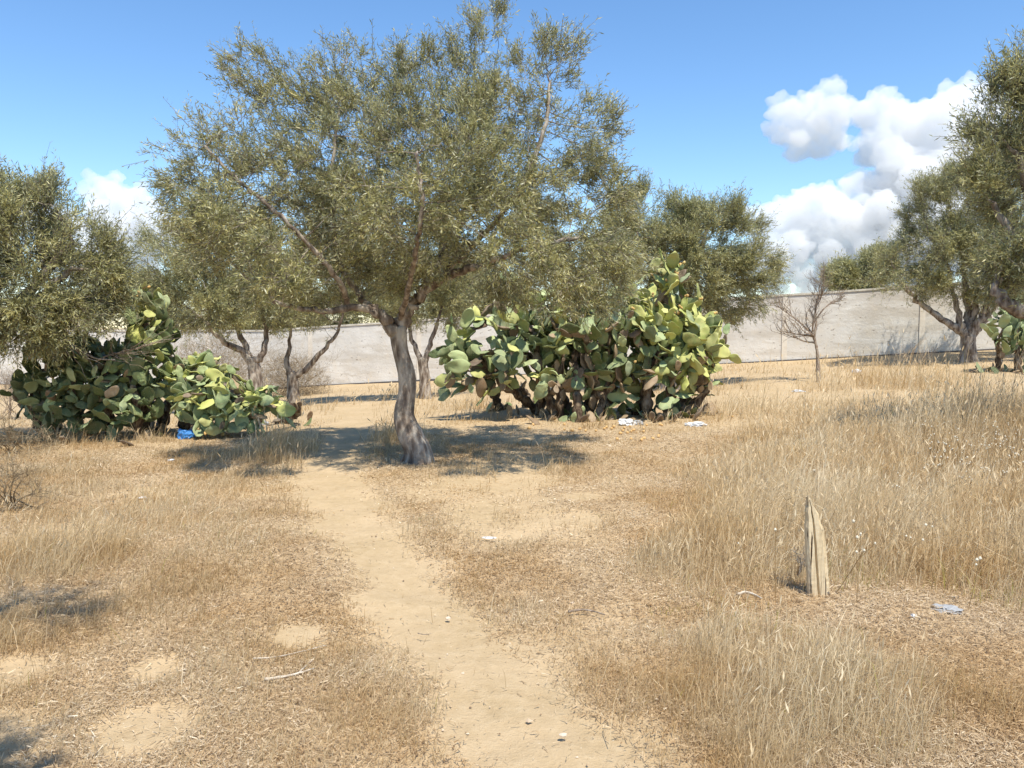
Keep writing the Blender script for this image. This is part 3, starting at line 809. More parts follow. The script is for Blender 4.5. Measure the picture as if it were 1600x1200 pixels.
def padm(kind, var):
    key = (kind, var)
    if key not in PADM:
        V, Q, T = (OLDV if kind == 'old' else PADV)[var]
        PADM[key] = make_mesh('pad', V, [T, Q], smooth=True, mats=[{'blue': PAD_BLUE, 'yel': PAD_YEL, 'dark': PAD_DARK_SHADED, 'old': PAD_OLD}[kind]])
    return PADM[key]
def fruit_mesh():
    b = Buf(); s = np.linspace(0, 1, 8); tube(b, np.stack([s * 0, s * 0, s], 1), [.16, .30, .38, .42, .42, .38, .30, .2], 10)
    return b
_fb = fruit_mesh(); FRM = _fb.mesh('fruit', smooth=True, mats=[FRUIT])
FRV, FRF = np.concatenate(_fb.v), _fb.f

def in_blobs(p, bl):
    for c, rr in bl:
        if (((p - c) / rr) ** 2).sum() < 1: return True
    return False

def cactus(label, Y, stems, blobs_px, npads, seed, kinds, size=0.33, nfruit=0, fruit_blobs=None, up=0.5, mind=0.13, group='prickly pear cactuses', kindfun=None, keep=100, holes=(), nfallen=24):
    r = np.random.default_rng(seed)
    bl = [blob(*b) for b in blobs_px]; hl = [blob(*b) for b in holes]
    bases = [hit(*s[:2]) for s in stems]
    B = np.mean(bases, axis=0); B[2] = float(terrain(B[0], B[1]))
    root = thing('prickly_pear', label, 'cactus', B, group)
    pads = []           # (base, Z axis, X axis, size, kind, var, tip)
    cents = []
    def put(base, z, x, s, kind):
        z = z / np.linalg.norm(z); x = x - z * x.dot(z); x /= np.linalg.norm(x) + 1e-9
        pads.append((base, z, x, s, kind, int(r.integers(0, 4 if kind == 'old' else 8)))); cents.append(base + z * s * .5)
    # woody stems: thick old jointed trunks
    sb = Buf()
    for si, s in enumerate(stems):
        p0 = bases[si]; tgt = at(s[2], s[3], Y + (s[4] if len(s) > 4 else 0))
        L = np.linalg.norm(tgt - p0); nn = max(2, int(L / 0.24)); 
        mid = (p0 + tgt) / 2 + r.normal(size=3) * .1 * L; mid[2] = (p0[2] + tgt[2]) / 2
        sp = spline([p0 - [0, 0, .08], mid, tgt], nn * 6)
        rr = np.linspace(0.085, 0.05, nn * 6) * (1 + .25 * np.cos(np.arange(nn * 6) * 2 * PI / 6)) * (0.85 + .3 * r.uniform())
        tube(sb, sp, rr, 12, rfun=lambda t, th, pts: 1 + .2 * fbm(np.cos(th) * 2 + 0 * t, np.sin(th) * 2 + 0 * t, pts[:, 2][:, None] * 8, seed, 2))
        for k in range(nn):
            c = spline([p0, mid, tgt], nn + 1)[k + 1]; a = r.uniform(0, 2 * PI)
            d = (tgt - p0) / L + r.normal(size=3) * .35
            put(c, d, np.array([math.cos(a), math.sin(a), 0]), size * r.uniform(.8, 1.1), 'old')
    tries = 0
    nchild = [0] * 4000
    while len(pads) < npads and tries < npads * 120:
        tries += 1
        i = int(r.integers(0, len(pads)))
        if nchild[i] >= (4 if r.uniform() < .4 else 3): continue
        base, z, x, s, kind, var = pads[i]
        a = r.uniform(-1.25, 1.25)
        tipp = base + z * s * (0.5 + .42 * math.cos(a)) + x * s * .27 * math.sin(a)
        d = z * math.cos(a) + x * math.sin(a) + r.normal(size=3) * 0.38; d[2] += up * r.uniform(0, 1)
        d /= np.linalg.norm(d)
        ns = size * r.uniform(.6, 1.3)
        c = tipp + d * ns * .5
        if not in_blobs(c + d * ns * .2, bl) or (hl and in_blobs(c, hl)): continue
        if c[2] - ns * .3 < float(terrain(c[0], c[1], False)): continue
        C = np.array(cents)
        if (((C - c) ** 2).sum(1) < mind ** 2).any(): continue
        nx = x * r.uniform(-.2, 1) + np.cross(d, x) * r.uniform(-1, 1) + r.normal(size=3) * .3
        kd = kindfun(c, r) if kindfun else kinds[int(r.integers(0, len(kinds)))]
        nchild[i] += 1
        put(tipp - d * ns * .02, d, nx, ns, kd)
    for k in range(nfallen):
        p = bases[int(r.integers(0, len(bases)))] + r.normal(size=3) * [.35, .28, 0]; p[2] = float(terrain(p[0], p[1])) + .02
        a = r.uniform(0, 2 * PI); el = r.uniform(.1, 1.4); p[1] -= .12
        put(p - [0, 0, .04], np.array([math.cos(a) * math.cos(el), math.sin(a) * math.cos(el), math.sin(el)]), np.array([-math.sin(a), math.cos(a), r.uniform(-.3, .3)]), size * r.uniform(.6, 1), 'old' if r.uniform() < .5 else ('dark' if r.uniform() < .5 else 'blue'))
        nchild[len(pads) - 1] = 9
    # nearest to the viewer first
    order = sorted(range(len(pads)), key=lambda i: cents[i][1] - 0.6 * pads[i][3])
    obj('stem', sb.mesh('stem', off=B, smooth=True, mats=[CSTEM]), root)
    rest = Buf(); rrnd = []; rmi = []
    def M(p):
        base, z, x, s, kind, var = p; y = np.cross(z, x)
        m = np.eye(4); m[:3, 0] = x * s; m[:3, 1] = y * s; m[:3, 2] = z * s; m[:3, 3] = base - B
        return m
    KI = {'blue': 0, 'yel': 1, 'dark': 2, 'old': 3}
    rt, rq, rv, nv, mt, mq, at_, aq = [], [], [], 0, [], [], [], []
    for n, i in enumerate(order):
        p = pads[i]; m = M(p)
        if n < keep:
            o = obj('pad', padm(p[4], p[5]), root); o.matrix_local = Matrix(m.tolist())
        else:
            V, Q, T = (OLDV if p[4] == 'old' else PADV)[p[5]]
            rv.append(V @ m[:3, :3].T + m[:3, 3]); rt.append(T + nv); rq.append(Q + nv); nv += len(V); u = r.uniform()
            mt += [KI[p[4]]] * len(T); mq += [KI[p[4]]] * len(Q); at_ += [u] * len(T); aq += [u] * len(Q)
    if rv:
        me = make_mesh('pad', np.vstack(rv), [np.vstack(rt), np.vstack(rq)], smooth=True, mats=[PAD_BLUE, PAD_YEL, PAD_DARK_SHADED, PAD_OLD], matidx=mt + mq, attrs={'rnd': ('FACE', at_ + aq)})
        o = obj('pad_mass', me, root); o['kind'] = 'stuff'
    # fruit on the rims of the upper pads
    leafs = [i for i in range(len(pads)) if nchild[i] <= 1 and pads[i][4] != 'old' and (fruit_blobs is None or in_blobs(cents[i], [blob(*b) for b in fruit_blobs]))]
    r.shuffle(leafs); leafs.sort(key=lambda i: cents[i][1] > np.median([c_[1] for c_ in cents]))
    cnt = 0
    for i in leafs[:max(1, nfruit)]:
        base, z, x, s, kind, var = pads[i]
        for k in range(int(r.integers(2, 5))):
            if cnt >= nfruit: break
            a = r.uniform(-.9, .9); pos = base + z * s * (.5 + .47 * math.cos(a)) + x * s * .33 * math.sin(a)
            d = z * math.cos(a) + x * math.sin(a) + r.normal(size=3) * .2
            qd = Vector(d).to_track_quat('Z', 'Y')
            o = obj('fruit', FRM, root); o.matrix_local = Matrix.Translation(Vector(pos - B)) @ qd.to_matrix().to_4x4() @ Matrix.Scale(r.uniform(.042, .058), 4); cnt += 1
    return root

YC = hit(900, 655)[1]
def kf(px0, dark=0.25):
    def f(c, r):
        u = r.uniform()
        if c[1] > YC + .6 and u < .5: return 'dark'
        return 'old' if u < .12 else ('blue' if u < .78 else 'yel')
    return f
cactus('left part of the right cactus thicket, blue-green pads hanging just right of the leaning trunk', YC,
       [(785, 640, 770, 560), (840, 648, 800, 530, .3), (872, 652, 835, 520, .2), (850, 644, 750, 560, -.2), (868, 640, 850, 500, .6), (820, 636, 800, 600, .9)],
       [(730, 520, 40, YC), (705, 555, 30, YC), (725, 575, 42, YC - .1, 1.3), (765, 490, 42, YC + .2), (800, 520, 58, YC, 1.6), (820, 480, 45, YC + .3, 1.3), (850, 530, 55, YC + .2, 1.6), (700, 600, 26, YC - .1), (745, 610, 26, YC - .1), (800, 570, 42, YC, 1.6), (850, 450, 45, YC + .4), (855, 590, 42, YC, 1.5), (870, 625, 28, YC), (695, 625, 12, YC), (780, 455, 25, YC + .3)],
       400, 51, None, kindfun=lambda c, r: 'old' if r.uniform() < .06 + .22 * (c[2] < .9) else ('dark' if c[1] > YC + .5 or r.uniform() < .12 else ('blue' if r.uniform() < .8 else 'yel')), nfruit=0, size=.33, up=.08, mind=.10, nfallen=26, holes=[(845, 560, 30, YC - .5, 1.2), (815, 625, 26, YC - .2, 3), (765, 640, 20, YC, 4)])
cactus('middle part of the right cactus thicket, dark shaded pads under the overhanging olive branches', YC,
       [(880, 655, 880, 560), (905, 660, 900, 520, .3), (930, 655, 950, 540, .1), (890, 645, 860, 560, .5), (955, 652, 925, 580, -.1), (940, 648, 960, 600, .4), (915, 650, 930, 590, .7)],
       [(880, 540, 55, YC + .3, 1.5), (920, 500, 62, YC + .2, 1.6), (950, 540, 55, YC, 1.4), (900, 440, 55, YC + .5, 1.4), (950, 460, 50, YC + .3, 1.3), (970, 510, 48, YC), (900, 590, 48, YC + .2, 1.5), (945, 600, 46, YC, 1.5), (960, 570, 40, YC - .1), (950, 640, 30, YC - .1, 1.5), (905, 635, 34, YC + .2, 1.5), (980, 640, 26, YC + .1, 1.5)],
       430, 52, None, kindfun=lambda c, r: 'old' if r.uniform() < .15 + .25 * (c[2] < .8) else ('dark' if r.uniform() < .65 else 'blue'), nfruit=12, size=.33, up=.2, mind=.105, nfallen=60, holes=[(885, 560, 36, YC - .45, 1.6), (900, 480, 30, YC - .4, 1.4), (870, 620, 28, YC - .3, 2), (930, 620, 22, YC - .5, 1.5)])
cactus('right part of the right cactus thicket, tall yellow-green tower of pads crowned with fruit', YC,
       [(1010, 652, 1010, 560), (1040, 652, 1060, 520, .1), (990, 648, 1030, 480, .3), (1065, 648, 1100, 570, -.1), (1055, 645, 1080, 600, .4), (1020, 648, 1000, 600, .5)],
       [(1030, 395, 13, YC), (1043, 422, 30, YC), (1060, 450, 36, YC), (1020, 460, 40, YC + .2), (1070, 490, 34, YC), (1040, 520, 50, YC, 1.5), (1000, 520, 45, YC + .1, 1.4), (1090, 530, 42, YC, 1.3), (1125, 520, 32, YC), (1150, 512, 20, YC), (1120, 565, 34, YC - .1), (1132, 605, 20, YC - .1), (1060, 580, 50, YC, 1.5), (1010, 590, 50, YC, 1.5), (1085, 615, 36, YC - .1, 1.3), (1000, 420, 28, YC + .3), (1040, 625, 34, YC, 1.5), (1000, 635, 28, YC, 1.4), (1110, 640, 12, YC - .1)],
       520, 53, None, kindfun=lambda c, r: 'old' if r.uniform() < .06 + .22 * (c[2] < .8) else ('yel' if r.uniform() < (.75 if c[2] > 1.6 or c[0] > 2.9 else .3) else ('blue' if r.uniform() < .6 else 'dark')), nfruit=60, size=.33, up=.3, mind=.105, nfallen=55, holes=[(1045, 500, 14, YC - .5, 1.2), (985, 600, 26, YC - .5, 1.3), (1050, 620, 18, YC - .6, 1)],
       fruit_blobs=[(1040, 420, 50, YC, 2), (1075, 470, 45, YC, 2), (1145, 530, 45, YC, 2), (1130, 600, 30, YC, 2), (1000, 520, 30, YC, 1.5)])

YL = hit(200, 690)[1] + .3
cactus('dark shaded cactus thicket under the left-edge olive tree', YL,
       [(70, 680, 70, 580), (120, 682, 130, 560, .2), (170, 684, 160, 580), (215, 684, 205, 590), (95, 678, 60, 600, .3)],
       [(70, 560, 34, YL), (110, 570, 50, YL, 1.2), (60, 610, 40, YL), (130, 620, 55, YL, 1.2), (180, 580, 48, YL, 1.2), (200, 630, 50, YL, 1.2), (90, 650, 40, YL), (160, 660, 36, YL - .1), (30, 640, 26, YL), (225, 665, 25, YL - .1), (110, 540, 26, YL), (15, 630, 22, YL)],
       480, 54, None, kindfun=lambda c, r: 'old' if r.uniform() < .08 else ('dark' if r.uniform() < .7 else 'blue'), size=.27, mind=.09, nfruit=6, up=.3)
cactus('slender pale cactus tower rising above the left thicket', YL + .4,
       [(230, 676, 228, 560), (245, 672, 240, 520, .1), (225, 670, 225, 490, .1)],
       [(225, 460, 24, YL + .3), (235, 480, 28, YL + .3), (225, 500, 26, YL + .3), (245, 520, 30, YL + .3), (240, 550, 36, YL + .3), (250, 590, 40, YL + .2), (215, 540, 26, YL + .3), (210, 460, 14, YL + .3)],
       150, 55, None, kindfun=lambda c, r: 'dark' if r.uniform() < .3 else ('blue' if r.uniform() < .6 else 'yel'), size=.27, mind=.11, nfruit=12)
cactus('low sprawling green cactus sloping down to the right beside the blue bag', YL + .3,
       [(290, 672, 300, 600), (340, 668, 340, 600), (390, 664, 380, 620), (430, 660, 420, 630), (310, 664, 290, 580, .2)],
       [(290, 590, 38, YL + .4), (320, 580, 30, YL + .4), (345, 590, 26, YL + .4), (310, 620, 42, YL + .2, 1.2), (350, 620, 36, YL + .2, 1.2), (385, 625, 32, YL + .3), (420, 630, 30, YL + .3), (450, 635, 22, YL + .4), (330, 655, 30, YL), (400, 655, 26, YL + .1), (455, 655, 18, YL + .2), (485, 655, 14, YL + .3), (330, 560, 14, YL + .4)],
       420, 56, None, kindfun=lambda c, r: 'old' if r.uniform() < .1 else ('yel' if r.uniform() < (.75 if c[0] > -3.4 else .3) else 'blue'), size=.26, mind=.085, up=.25, nfruit=10)
G = at(1575, 520, 19.5)
cactus('far cactus clump at the right edge behind the low-limbed olive', 19.0,
       [(1560, 580, 1560, 530), (1590, 582, 1585, 530)],
       [(1555, 510, 20, 19), (1580, 500, 26, 19), (1600, 520, 30, 19), (1570, 535, 22, 19), (1610, 550, 25, 19), (1595, 480, 16, 19)],
       90, 57, None, kindfun=lambda c, r: 'dark' if r.uniform() < .4 else 'blue', size=.36, mind=.15)

# dry branches fallen across the dark cactus
def branchlet(name, label, cat, px, Y, rad, material, seed, group=None, tw=8):
    pts = [at(x, y, Y) if len(px[0]) == 2 else at(x, y, Y + d) for x, y, *dd in px for d in (dd or [0])]
    B = pts[0].copy(); r = np.random.default_rng(seed)
    b = Buf(); sp = spline(pts, 22); tube(b, sp, np.linspace(rad, rad * .4, 22), 7)
    for i in range(tw):
        k = int(r.integers(6, 21)); d = sp[min(k + 1, 21)] - sp[k - 1]; d /= np.linalg.norm(d); d += r.normal(size=3) * .45; d /= np.linalg.norm(d)
        L = r.uniform(.3, .8); s2 = [sp[k] + d * L * t + r.normal(size=3) * .015 for t in np.linspace(0, 1, 6)]
        tube(b, s2, np.linspace(rad * .45, rad * .12, 6), 4, cap=False)
    o = obj(name, b.mesh(name, off=B, smooth=True, mats=[material]), None, B); tag(o, label, cat, group); return o
branchlet('dead_branch', 'arched bare dead branch lying across the dark cactus thicket', 'branch', [(45, 560), (60, 545), (90, 530), (120, 545), (150, 560), (180, 562)], YL - .55, .022, GREYTWIG, 61, tw=6)
branchlet('dead_branch', 'spray of thin yellowish dry twigs resting on top of the left cactus', 'branch', [(150, 565), (170, 555), (200, 548), (225, 540)], YL - .45, .012, DEADWOOD, 62, tw=26)

# ------------------------------------------------------------------ stake, sticks, litter
def stake():
    B = hit(1281, 932); Y = B[1]
    k = NT('weathered_wood')
    v = k.coord((6, 6, 0.5)); a = k.noise(v, 6, 7, 0.65, .6)
    c = k.ramp(a, [(0.25, (0.48, 0.36, 0.21)), (0.5, (0.66, 0.53, 0.34)), (0.75, (0.78, 0.67, 0.48))])
    crack = k.ramp(k.noise(k.coord((9, 9, 0.35)), 5, 3, .5), [(0.64, (0, 0, 0)), (0.67, (1, 1, 1))])
    c = k.mix(crack, c, (0.06, 0.035, 0.02))
    m = k.done(k.bsdf(c, 0.85, k.bump(a, 0.7, 0.012), .15))
    # outline of the split plank, bottom to top (picture points), pointed and slightly leaning
    r = np.random.default_rng(3)
    LX = [(936, 1266), (900, 1264), (870, 1262), (845, 1261), (825, 1260), (812, 1261.5), (800, 1260), (790, 1262), (781, 1262), (776, 1261)]
    RX = [(940, 1300), (900, 1296), (870, 1293.5), (850, 1292), (838, 1290), (826, 1289), (818, 1284), (804, 1281), (792, 1273), (780, 1267)]
    b = Buf(); V = []; ns = 34
    n = np.array([0, 1, 0.0])
    for k_ in range(ns):
        f = k_ / (ns - 1)
        yl = 936 - f * 160; yr = 940 - f * 160
        xl = np.interp(-yl, [-a for a, _ in LX], [c_ for _, c_ in LX]) + r.uniform(-.2, .3)
        xr = np.interp(-yr, [-a for a, _ in RX], [c_ for _, c_ in RX]) + r.uniform(-.6, .3)
        pl, pr = at(xl, yl, Y), at(xr, yr, Y); w = pr - pl
        th = .05 * (1 - .45 * f); g = .0015 * (r.uniform(-1, 1, 10))
        V += [pl + n * th, pl + n * .012 + w * .0, pl + w * .10 - n * (.004 + g[0]), pl + w * .34 - n * (.006 + g[1] * .4), pl + w * .40 + n * (.010 + g[2]), pl + w * .46 - n * (.008 + g[3] * .4),
              pl + w * .78 - n * (.010 + g[4] * .4), pl + w * .84 + n * (.012 + 2 * g[5]), pr + n * .014, pr + n * th, pl + w * .5 + n * th * 1.15]
    K = 11
    i = np.arange(ns - 1)[:, None] * K; j = np.arange(K)[None]
    q4 = np.stack([i + j, i + (j + 1) % K, i + K + (j + 1) % K, i + K + j], -1).reshape(-1, 4)
    V = np.array(V); V[:K, 2] -= .12; V[-K:, 2] += r.uniform(-.012, .012, K)
    b.add(V, q4); b.f.setdefault(K, []).append(np.array([list(range((ns - 1) * K, ns * K))]))
    me = b.mesh('wooden_stake', off=B, mats=[m]); o = obj('wooden_stake', me, None, B)
    tag(o, 'split weathered pointed wooden stake standing upright in the dry grass', 'stake')
stake()

STICKM = m_bark('bleached_stick', (0.35, 0.27, 0.19), (0.62, 0.52, 0.40), (0.78, 0.70, 0.58), 2)
def stick(label, px, rad, mat_=None, side=None, name='stick'):
    P = [hit(x, y) for x, y in px]; P = [p + [0, 0, rad * .9 + .012] for p in P]; B = P[0].copy()
    b = Buf(); sp = spline(P, 16); r = np.random.default_rng(int(px[0][0])); tube(b, sp, np.linspace(rad, rad * .45, 16) * r.uniform(.85, 1.15, 16), 7)
    if side:
        S = [hit(x, y) for x, y in side]; S = [p + [0, 0, rad * .8 + .012] for p in S]; tube(b, spline(S, 8), np.linspace(rad * .5, rad * .3, 8), 5)
    tag(obj(name, b.mesh(name, off=B, smooth=True, mats=[mat_ or STICKM]), None, B), label, 'stick')
stick('bleached forked stick lying on the bare litter left of the path', [(413, 1068), (440, 1066), (465, 1060), (490, 1052)], .008, side=[(466, 1060), (478, 1048), (488, 1038)])
stick('long thin pale twig lying above the forked stick, left of the path', [(395, 1034), (430, 1032), (470, 1024), (510, 1014)], .004)
stick('short curved brown stick in the grass right of the path', [(888, 962), (905, 958), (925, 960), (945, 966)], .008, DEADWOOD)
stick('bone-pale curved stick with a dark end left of the stake', [(1152, 935), (1165, 931), (1180, 935), (1190, 941)], .009)
stick('tiny dark twig on the sandy path', [(653, 994), (664, 997), (674, 996)], .003, DEADWOOD)

PLW = flat('white_plastic', (0.60, 0.60, 0.59), 0.5, .5); PLB = flat('blue_plastic', (0.05, 0.22, 0.55), 0.5, .5); PLG = flat('grey_plastic', (0.34, 0.34, 0.335), 0.6, .5)
STONE = flat('pale_stone', (0.62, 0.50, 0.38), 0.9)
def lump(name, label, cat, px, py, size, material, seed, squash=(1, .8, .6), crump=.45, group=None, sub=4, lift=.0):
    B = hit(px, py); b = Buf(); r = np.random.default_rng(seed)
    import bmesh
    bm = bmesh.new(); bmesh.ops.create_icosphere(bm, subdivisions=sub, radius=1)
    V = np.array([v.co[:] for v in bm.verts]); Fc = np.array([[v.index for v in f.verts] for f in bm.faces]); bm.free()
    n = fbm(V[:, 0] * 1.6 + seed, V[:, 1] * 1.6, V[:, 2] * 1.6, seed, 4, .6)
    ridge = np.abs(vnoise(V[:, 0] * 3 + seed, V[:, 1] * 3, V[:, 2] * 3, seed + 9))
    V = V * (1 + crump * n + crump * .5 * ridge)[:, None] * np.array(squash) * size
    V[:, 2] = np.maximum(V[:, 2], -size * squash[2] * .45); V[:, 2] += size * squash[2] * .42 + lift
    o = obj(name, make_mesh(name, V, [Fc], smooth=False, mats=[material]), None, B); tag(o, label, cat, group); return o
lump('plastic_bag', 'crumpled bright blue plastic bag at the foot of the low left cactus', 'plastic bag', 291, 686, .10, PLB, 71, (1, .6, .95))
lump('plastic_bag', 'crumpled white plastic bag under the right cactus thicket', 'plastic bag', 980, 664, .115, PLW, 72, (1.05, .6, .6))
lump('plastic_bag', 'smaller crumpled pale bag touching the white bag under the cactus', 'plastic bag', 997, 664, .08, PLG, 76, (1.05, .6, .6))
lump('plastic_bag', 'flattened white bag on the ground right of the cactus tower', 'plastic bag', 1086, 666, .12, PLW, 73, (1.2, .7, .4))
lump('plastic_bag', 'pale grey crumpled plastic in the grass low on the right', 'plastic bag', 1480, 955, .04, PLG, 74, (1.6, 1.3, .4))
lump('plastic_bag', 'flat scrap of grey plastic below the low green cactus', 'plastic bag', 408, 664, .09, PLG, 75, (1.2, .7, .5))
lump('paper_scrap', 'small white scrap in the grass right of the stake', 'litter', 1427, 964, .015, PLW, 81, (1, .8, .7), sub=2)
lump('paper_scrap', 'white scrap on the stubble between path and big tree', 'litter', 764, 842, .03, PLW, 82, (1.5, .8, .35), sub=2)
lump('paper_scrap', 'white scrap on the ground below the dark left cactus', 'litter', 268, 720, .035, PLW, 83, (1.3, .8, .4), sub=2)
lump('paper_scrap', 'white paper scrap on the near side of the left grass', 'litter', 222, 779, .03, PLW, 84, (1.3, .8, .4), sub=2)
lump('paper_scrap', 'white plastic scrap in the brush before the far wall', 'litter', 1336, 582, .1, PLW, 85, (1.3, .8, .7), sub=2)
lump('paper_scrap', 'white scrap on open ground left of the bare sapling', 'litter', 1248, 612, .1, PLW, 86, (1.5, .8, .3), sub=2)
lump('stone', 'single reddish pebble on the sandy path', 'stone', 700, 969, .014, STONE, 87, (1, .8, .8), sub=2, crump=.2)
lump('stone', 'light stone fragment on the litter right of the path, near the bottom', 'stone', 880, 1151, .013, STONE, 88, (1.2, .8, .6), sub=2, crump=.3)

# fallen prickly pears under the right thicket
fm = flat('fallen_fruit', (0.60, 0.38, 0.16), 0.8)
FB = fruit_mesh().mesh('fallen_fruit', smooth=True, mats=[fm])
rr = np.random.default_rng(91)
for i in range(40):
    if i < 24: px, py = rr.normal(985, 30), rr.uniform(664, 690)
    elif i < 32: px, py = rr.uniform(780, 950), rr.uniform(664, 676)
    else: px, py = rr.uniform(1130, 1290), rr.uniform(640, 668)
    B = hit(px, py); o = obj('fallen_fruit', FB, None, B + [0, 0, .022])
    o.rotation_euler = (PI / 2, 0, rr.uniform(0, 6.28)); s = rr.uniform(.04, .06); o.scale = (s, s, s)
    tag(o, 'fallen orange-yellow prickly pear fruit on the dry ground by the cactus', 'fruit', 'fallen fruit by the right cactus thicket')

# ------------------------------------------------------------------ grass
clr = {}
def zone_height(X, Y):
    """typical height of standing grass and its cover (0..1)"""
    n = fbm(X * .5, Y * .5, 0, 55, 3); n2 = fbm(X * 1.6, Y * 1.6, 0, 56, 3)
    right = sstep(-.25, .9, X - (0.27 * Y - .65) + .5 * n) 
    tall = right * sstep(4.1, 5.4, Y + .5 * n) * sstep(16, 12.5, Y)
    h = .034 + .02 * n2
    h = h + tall * (.17 + .09 * n + .06 * n2) + right * sstep(4.8, 4.2, Y) * (.005 + .055 * np.maximum(0, n2 + n))
    cov = .42 + .28 * n2 + right * sstep(17, 12, Y) * (.35 + .35 * sstep(4.0, 5.4, Y))
    leftz = sstep(-1.3, -2.6, X + .12 * (Y - 3)) * sstep(12, 9, Y) 
    h = h + leftz * (.012 + .06 * np.maximum(0, n)); cov = cov + leftz * .2 * (n2 + .6)
    far = sstep(12.5, 16, Y); h = h + far * .12 * np.maximum(0, n + .5); cov = cov - .1 * far
    for x_, y_, r_ in ((1290, 945, .28), (1400, 950, .35), (1500, 960, .4), (1180, 950, .25)):
        g = clr.setdefault((x_, y_), hit(x_, y_)); w = np.exp(-((X - g[0]) ** 2 + (Y - g[1]) ** 2) / (2 * r_ * r_)); h = h * (1 - .75 * w); cov = cov * (1 - .35 * w)
    for cx, cy, r_, hh in tufts:
        w = np.exp(-((X - cx) ** 2 + (Y - cy) ** 2) / (2 * r_ * r_)); h = h + hh * w; cov = cov + .8 * w
    return h, cov
tufts = [(*hit(600, 690)[:2], .35, .20), (*hit(470, 712)[:2], .5, .10), (*hit(430, 700)[:2], .3, .18), (*hit(1360, 606)[:2], .8, .38), (*hit(1450, 600)[:2], .8, .25),
         (*hit(740, 640)[:2], .5, .18), (*hit(310, 660)[:2], .3, .1), (*hit(130, 690)[:2], .6, .12), (*hit(1560, 690)[:2], .8, .25), (*hit(80, 880)[:2], .3, .15), (*hit(800, 730)[:2], .5, .08)] + [(*hit(x_, y_)[:2], .16, .12) for x_, y_ in ((700, 662), (1010, 666), (1050, 662), (1110, 656), (930, 668), (860, 664), (330, 682), (200, 692), (100, 690), (460, 672), (250, 690), (1130, 650))]

def blades(n, seed, y0, y1, mode):
    r = np.random.default_rng(seed)
    Y = np.exp(r.uniform(math.log(y0), math.log(y1), n)); X = (r.uniform(-1, 1, n)) * (0.80 * Y + .8)
    D = dirtmask(X, Y)
    h, cov = zone_height(X, Y)
    if mode == 'grass': keep = r.uniform(0, 1, n) < np.clip(cov * 1.25 - .12, .02, 1) * np.clip(1.35 - D * 1.6, 0, 1) ** 1.2 + .0015
    else: keep = r.uniform(0, 1, n) < np.clip(1.15 - D * 1.2, 0.03, 1) ** 1.3
    wally = Y < 26.6 - .19 * X
    keep &= wally
    X, Y, h, D = X[keep], Y[keep], h[keep], D[keep]; n = len(X)
    return X, Y, h, D, n, r

def build_grass():
    X, Y, h, D, n, r = blades(800000, 5, 2.1, 25.5, 'grass')
    Z = terrain(X, Y) - .01
    hh = h * r.lognormal(0, .5, n)
    az = r.uniform(0, 2 * PI, n); az = np.where(r.uniform(0, 1, n) < .5, az, .5 + r.normal(size=n) * .7)
    lean = np.abs(r.normal(size=n)) * .5 + .08; lean = np.where(r.uniform(0, 1, n) < .12, lean + 1.0, lean)
    lx, ly = np.cos(az) * lean, np.sin(az) * lean * .8
    # clump jitter
    w = (.0006 + .00028 * Y) * r.uniform(.6, 1.4, n)
    fa = r.uniform(0, PI, n); wx, wy = np.cos(fa) * w, np.sin(fa) * w * .5
    base = np.stack([X, Y, Z], 1)
    W = np.stack([wx, wy, 0 * wx], 1)
    m = base + np.stack([lx * hh * .35, ly * hh * .35, hh * .55], 1)
    t = base + np.stack([lx * hh, ly * hh, hh * np.maximum(.12, 1 - .4 * lean)], 1)
    V = np.stack([base - W, base + W, m + W * .75, m - W * .75, t], 1).reshape(-1, 3)
    k = np.arange(n)[:, None] * 5
    Q = k + np.array([[0, 1, 2, 3]]); T = k + np.array([[3, 2, 4]])
    pale = sstep(.1, .3, hh)
    c = np.clip(r.beta(2.2, 2.0, n) * .8 + .15 * pale + .12 * fbm(X * .7, Y * .7, 0, 66, 2), 0, 1)
    c = np.where(r.uniform(0, 1, n) < .004, 1.0, np.minimum(c, .97))
    for gx, gy in ((1400, 935), (1180, 962), (1345, 925), (1520, 940), (1030, 560 + 400)):
        g = hit(gx, gy); dd = np.exp(-((X - g[0]) ** 2 + (Y - g[1]) ** 2) / .05)
        c = np.where(r.uniform(0, 1, n) < .22 * dd, 1.0, c)
    # seed heads on some tall stems
    sel = np.where((hh > .16) & (r.uniform(0, 1, n) < .22))[0]; ns = len(sel)
    ts = t[sel]; dz = (t[sel] - m[sel]); dz /= np.linalg.norm(dz, axis=1)[:, None]
    L = (.025 + .004 * Y[sel])[:, None]; WW = W[sel] * 2.4
    S = np.stack([ts - dz * L * .4, ts + WW + dz * L * .2, ts + dz * L, ts - WW + dz * L * .2], 1).reshape(-1, 3)
    Qs = np.arange(ns * 4).reshape(-1, 4) + len(V)
    V = np.vstack([V, S]); Qa = np.vstack([Q, Qs])
    cs = np.clip(c[sel] + .15, 0, .95)
    me = make_mesh('dry_grass', V, [T, Qa], attrs={'rnd': ('FACE', np.concatenate([c, c, cs]))}, mats=[STRAW])
    o = obj('dry_grass', me); tag(o, 'dry straw-yellow grass standing over the whole ground, tallest at the right', 'grass', kind='stuff')

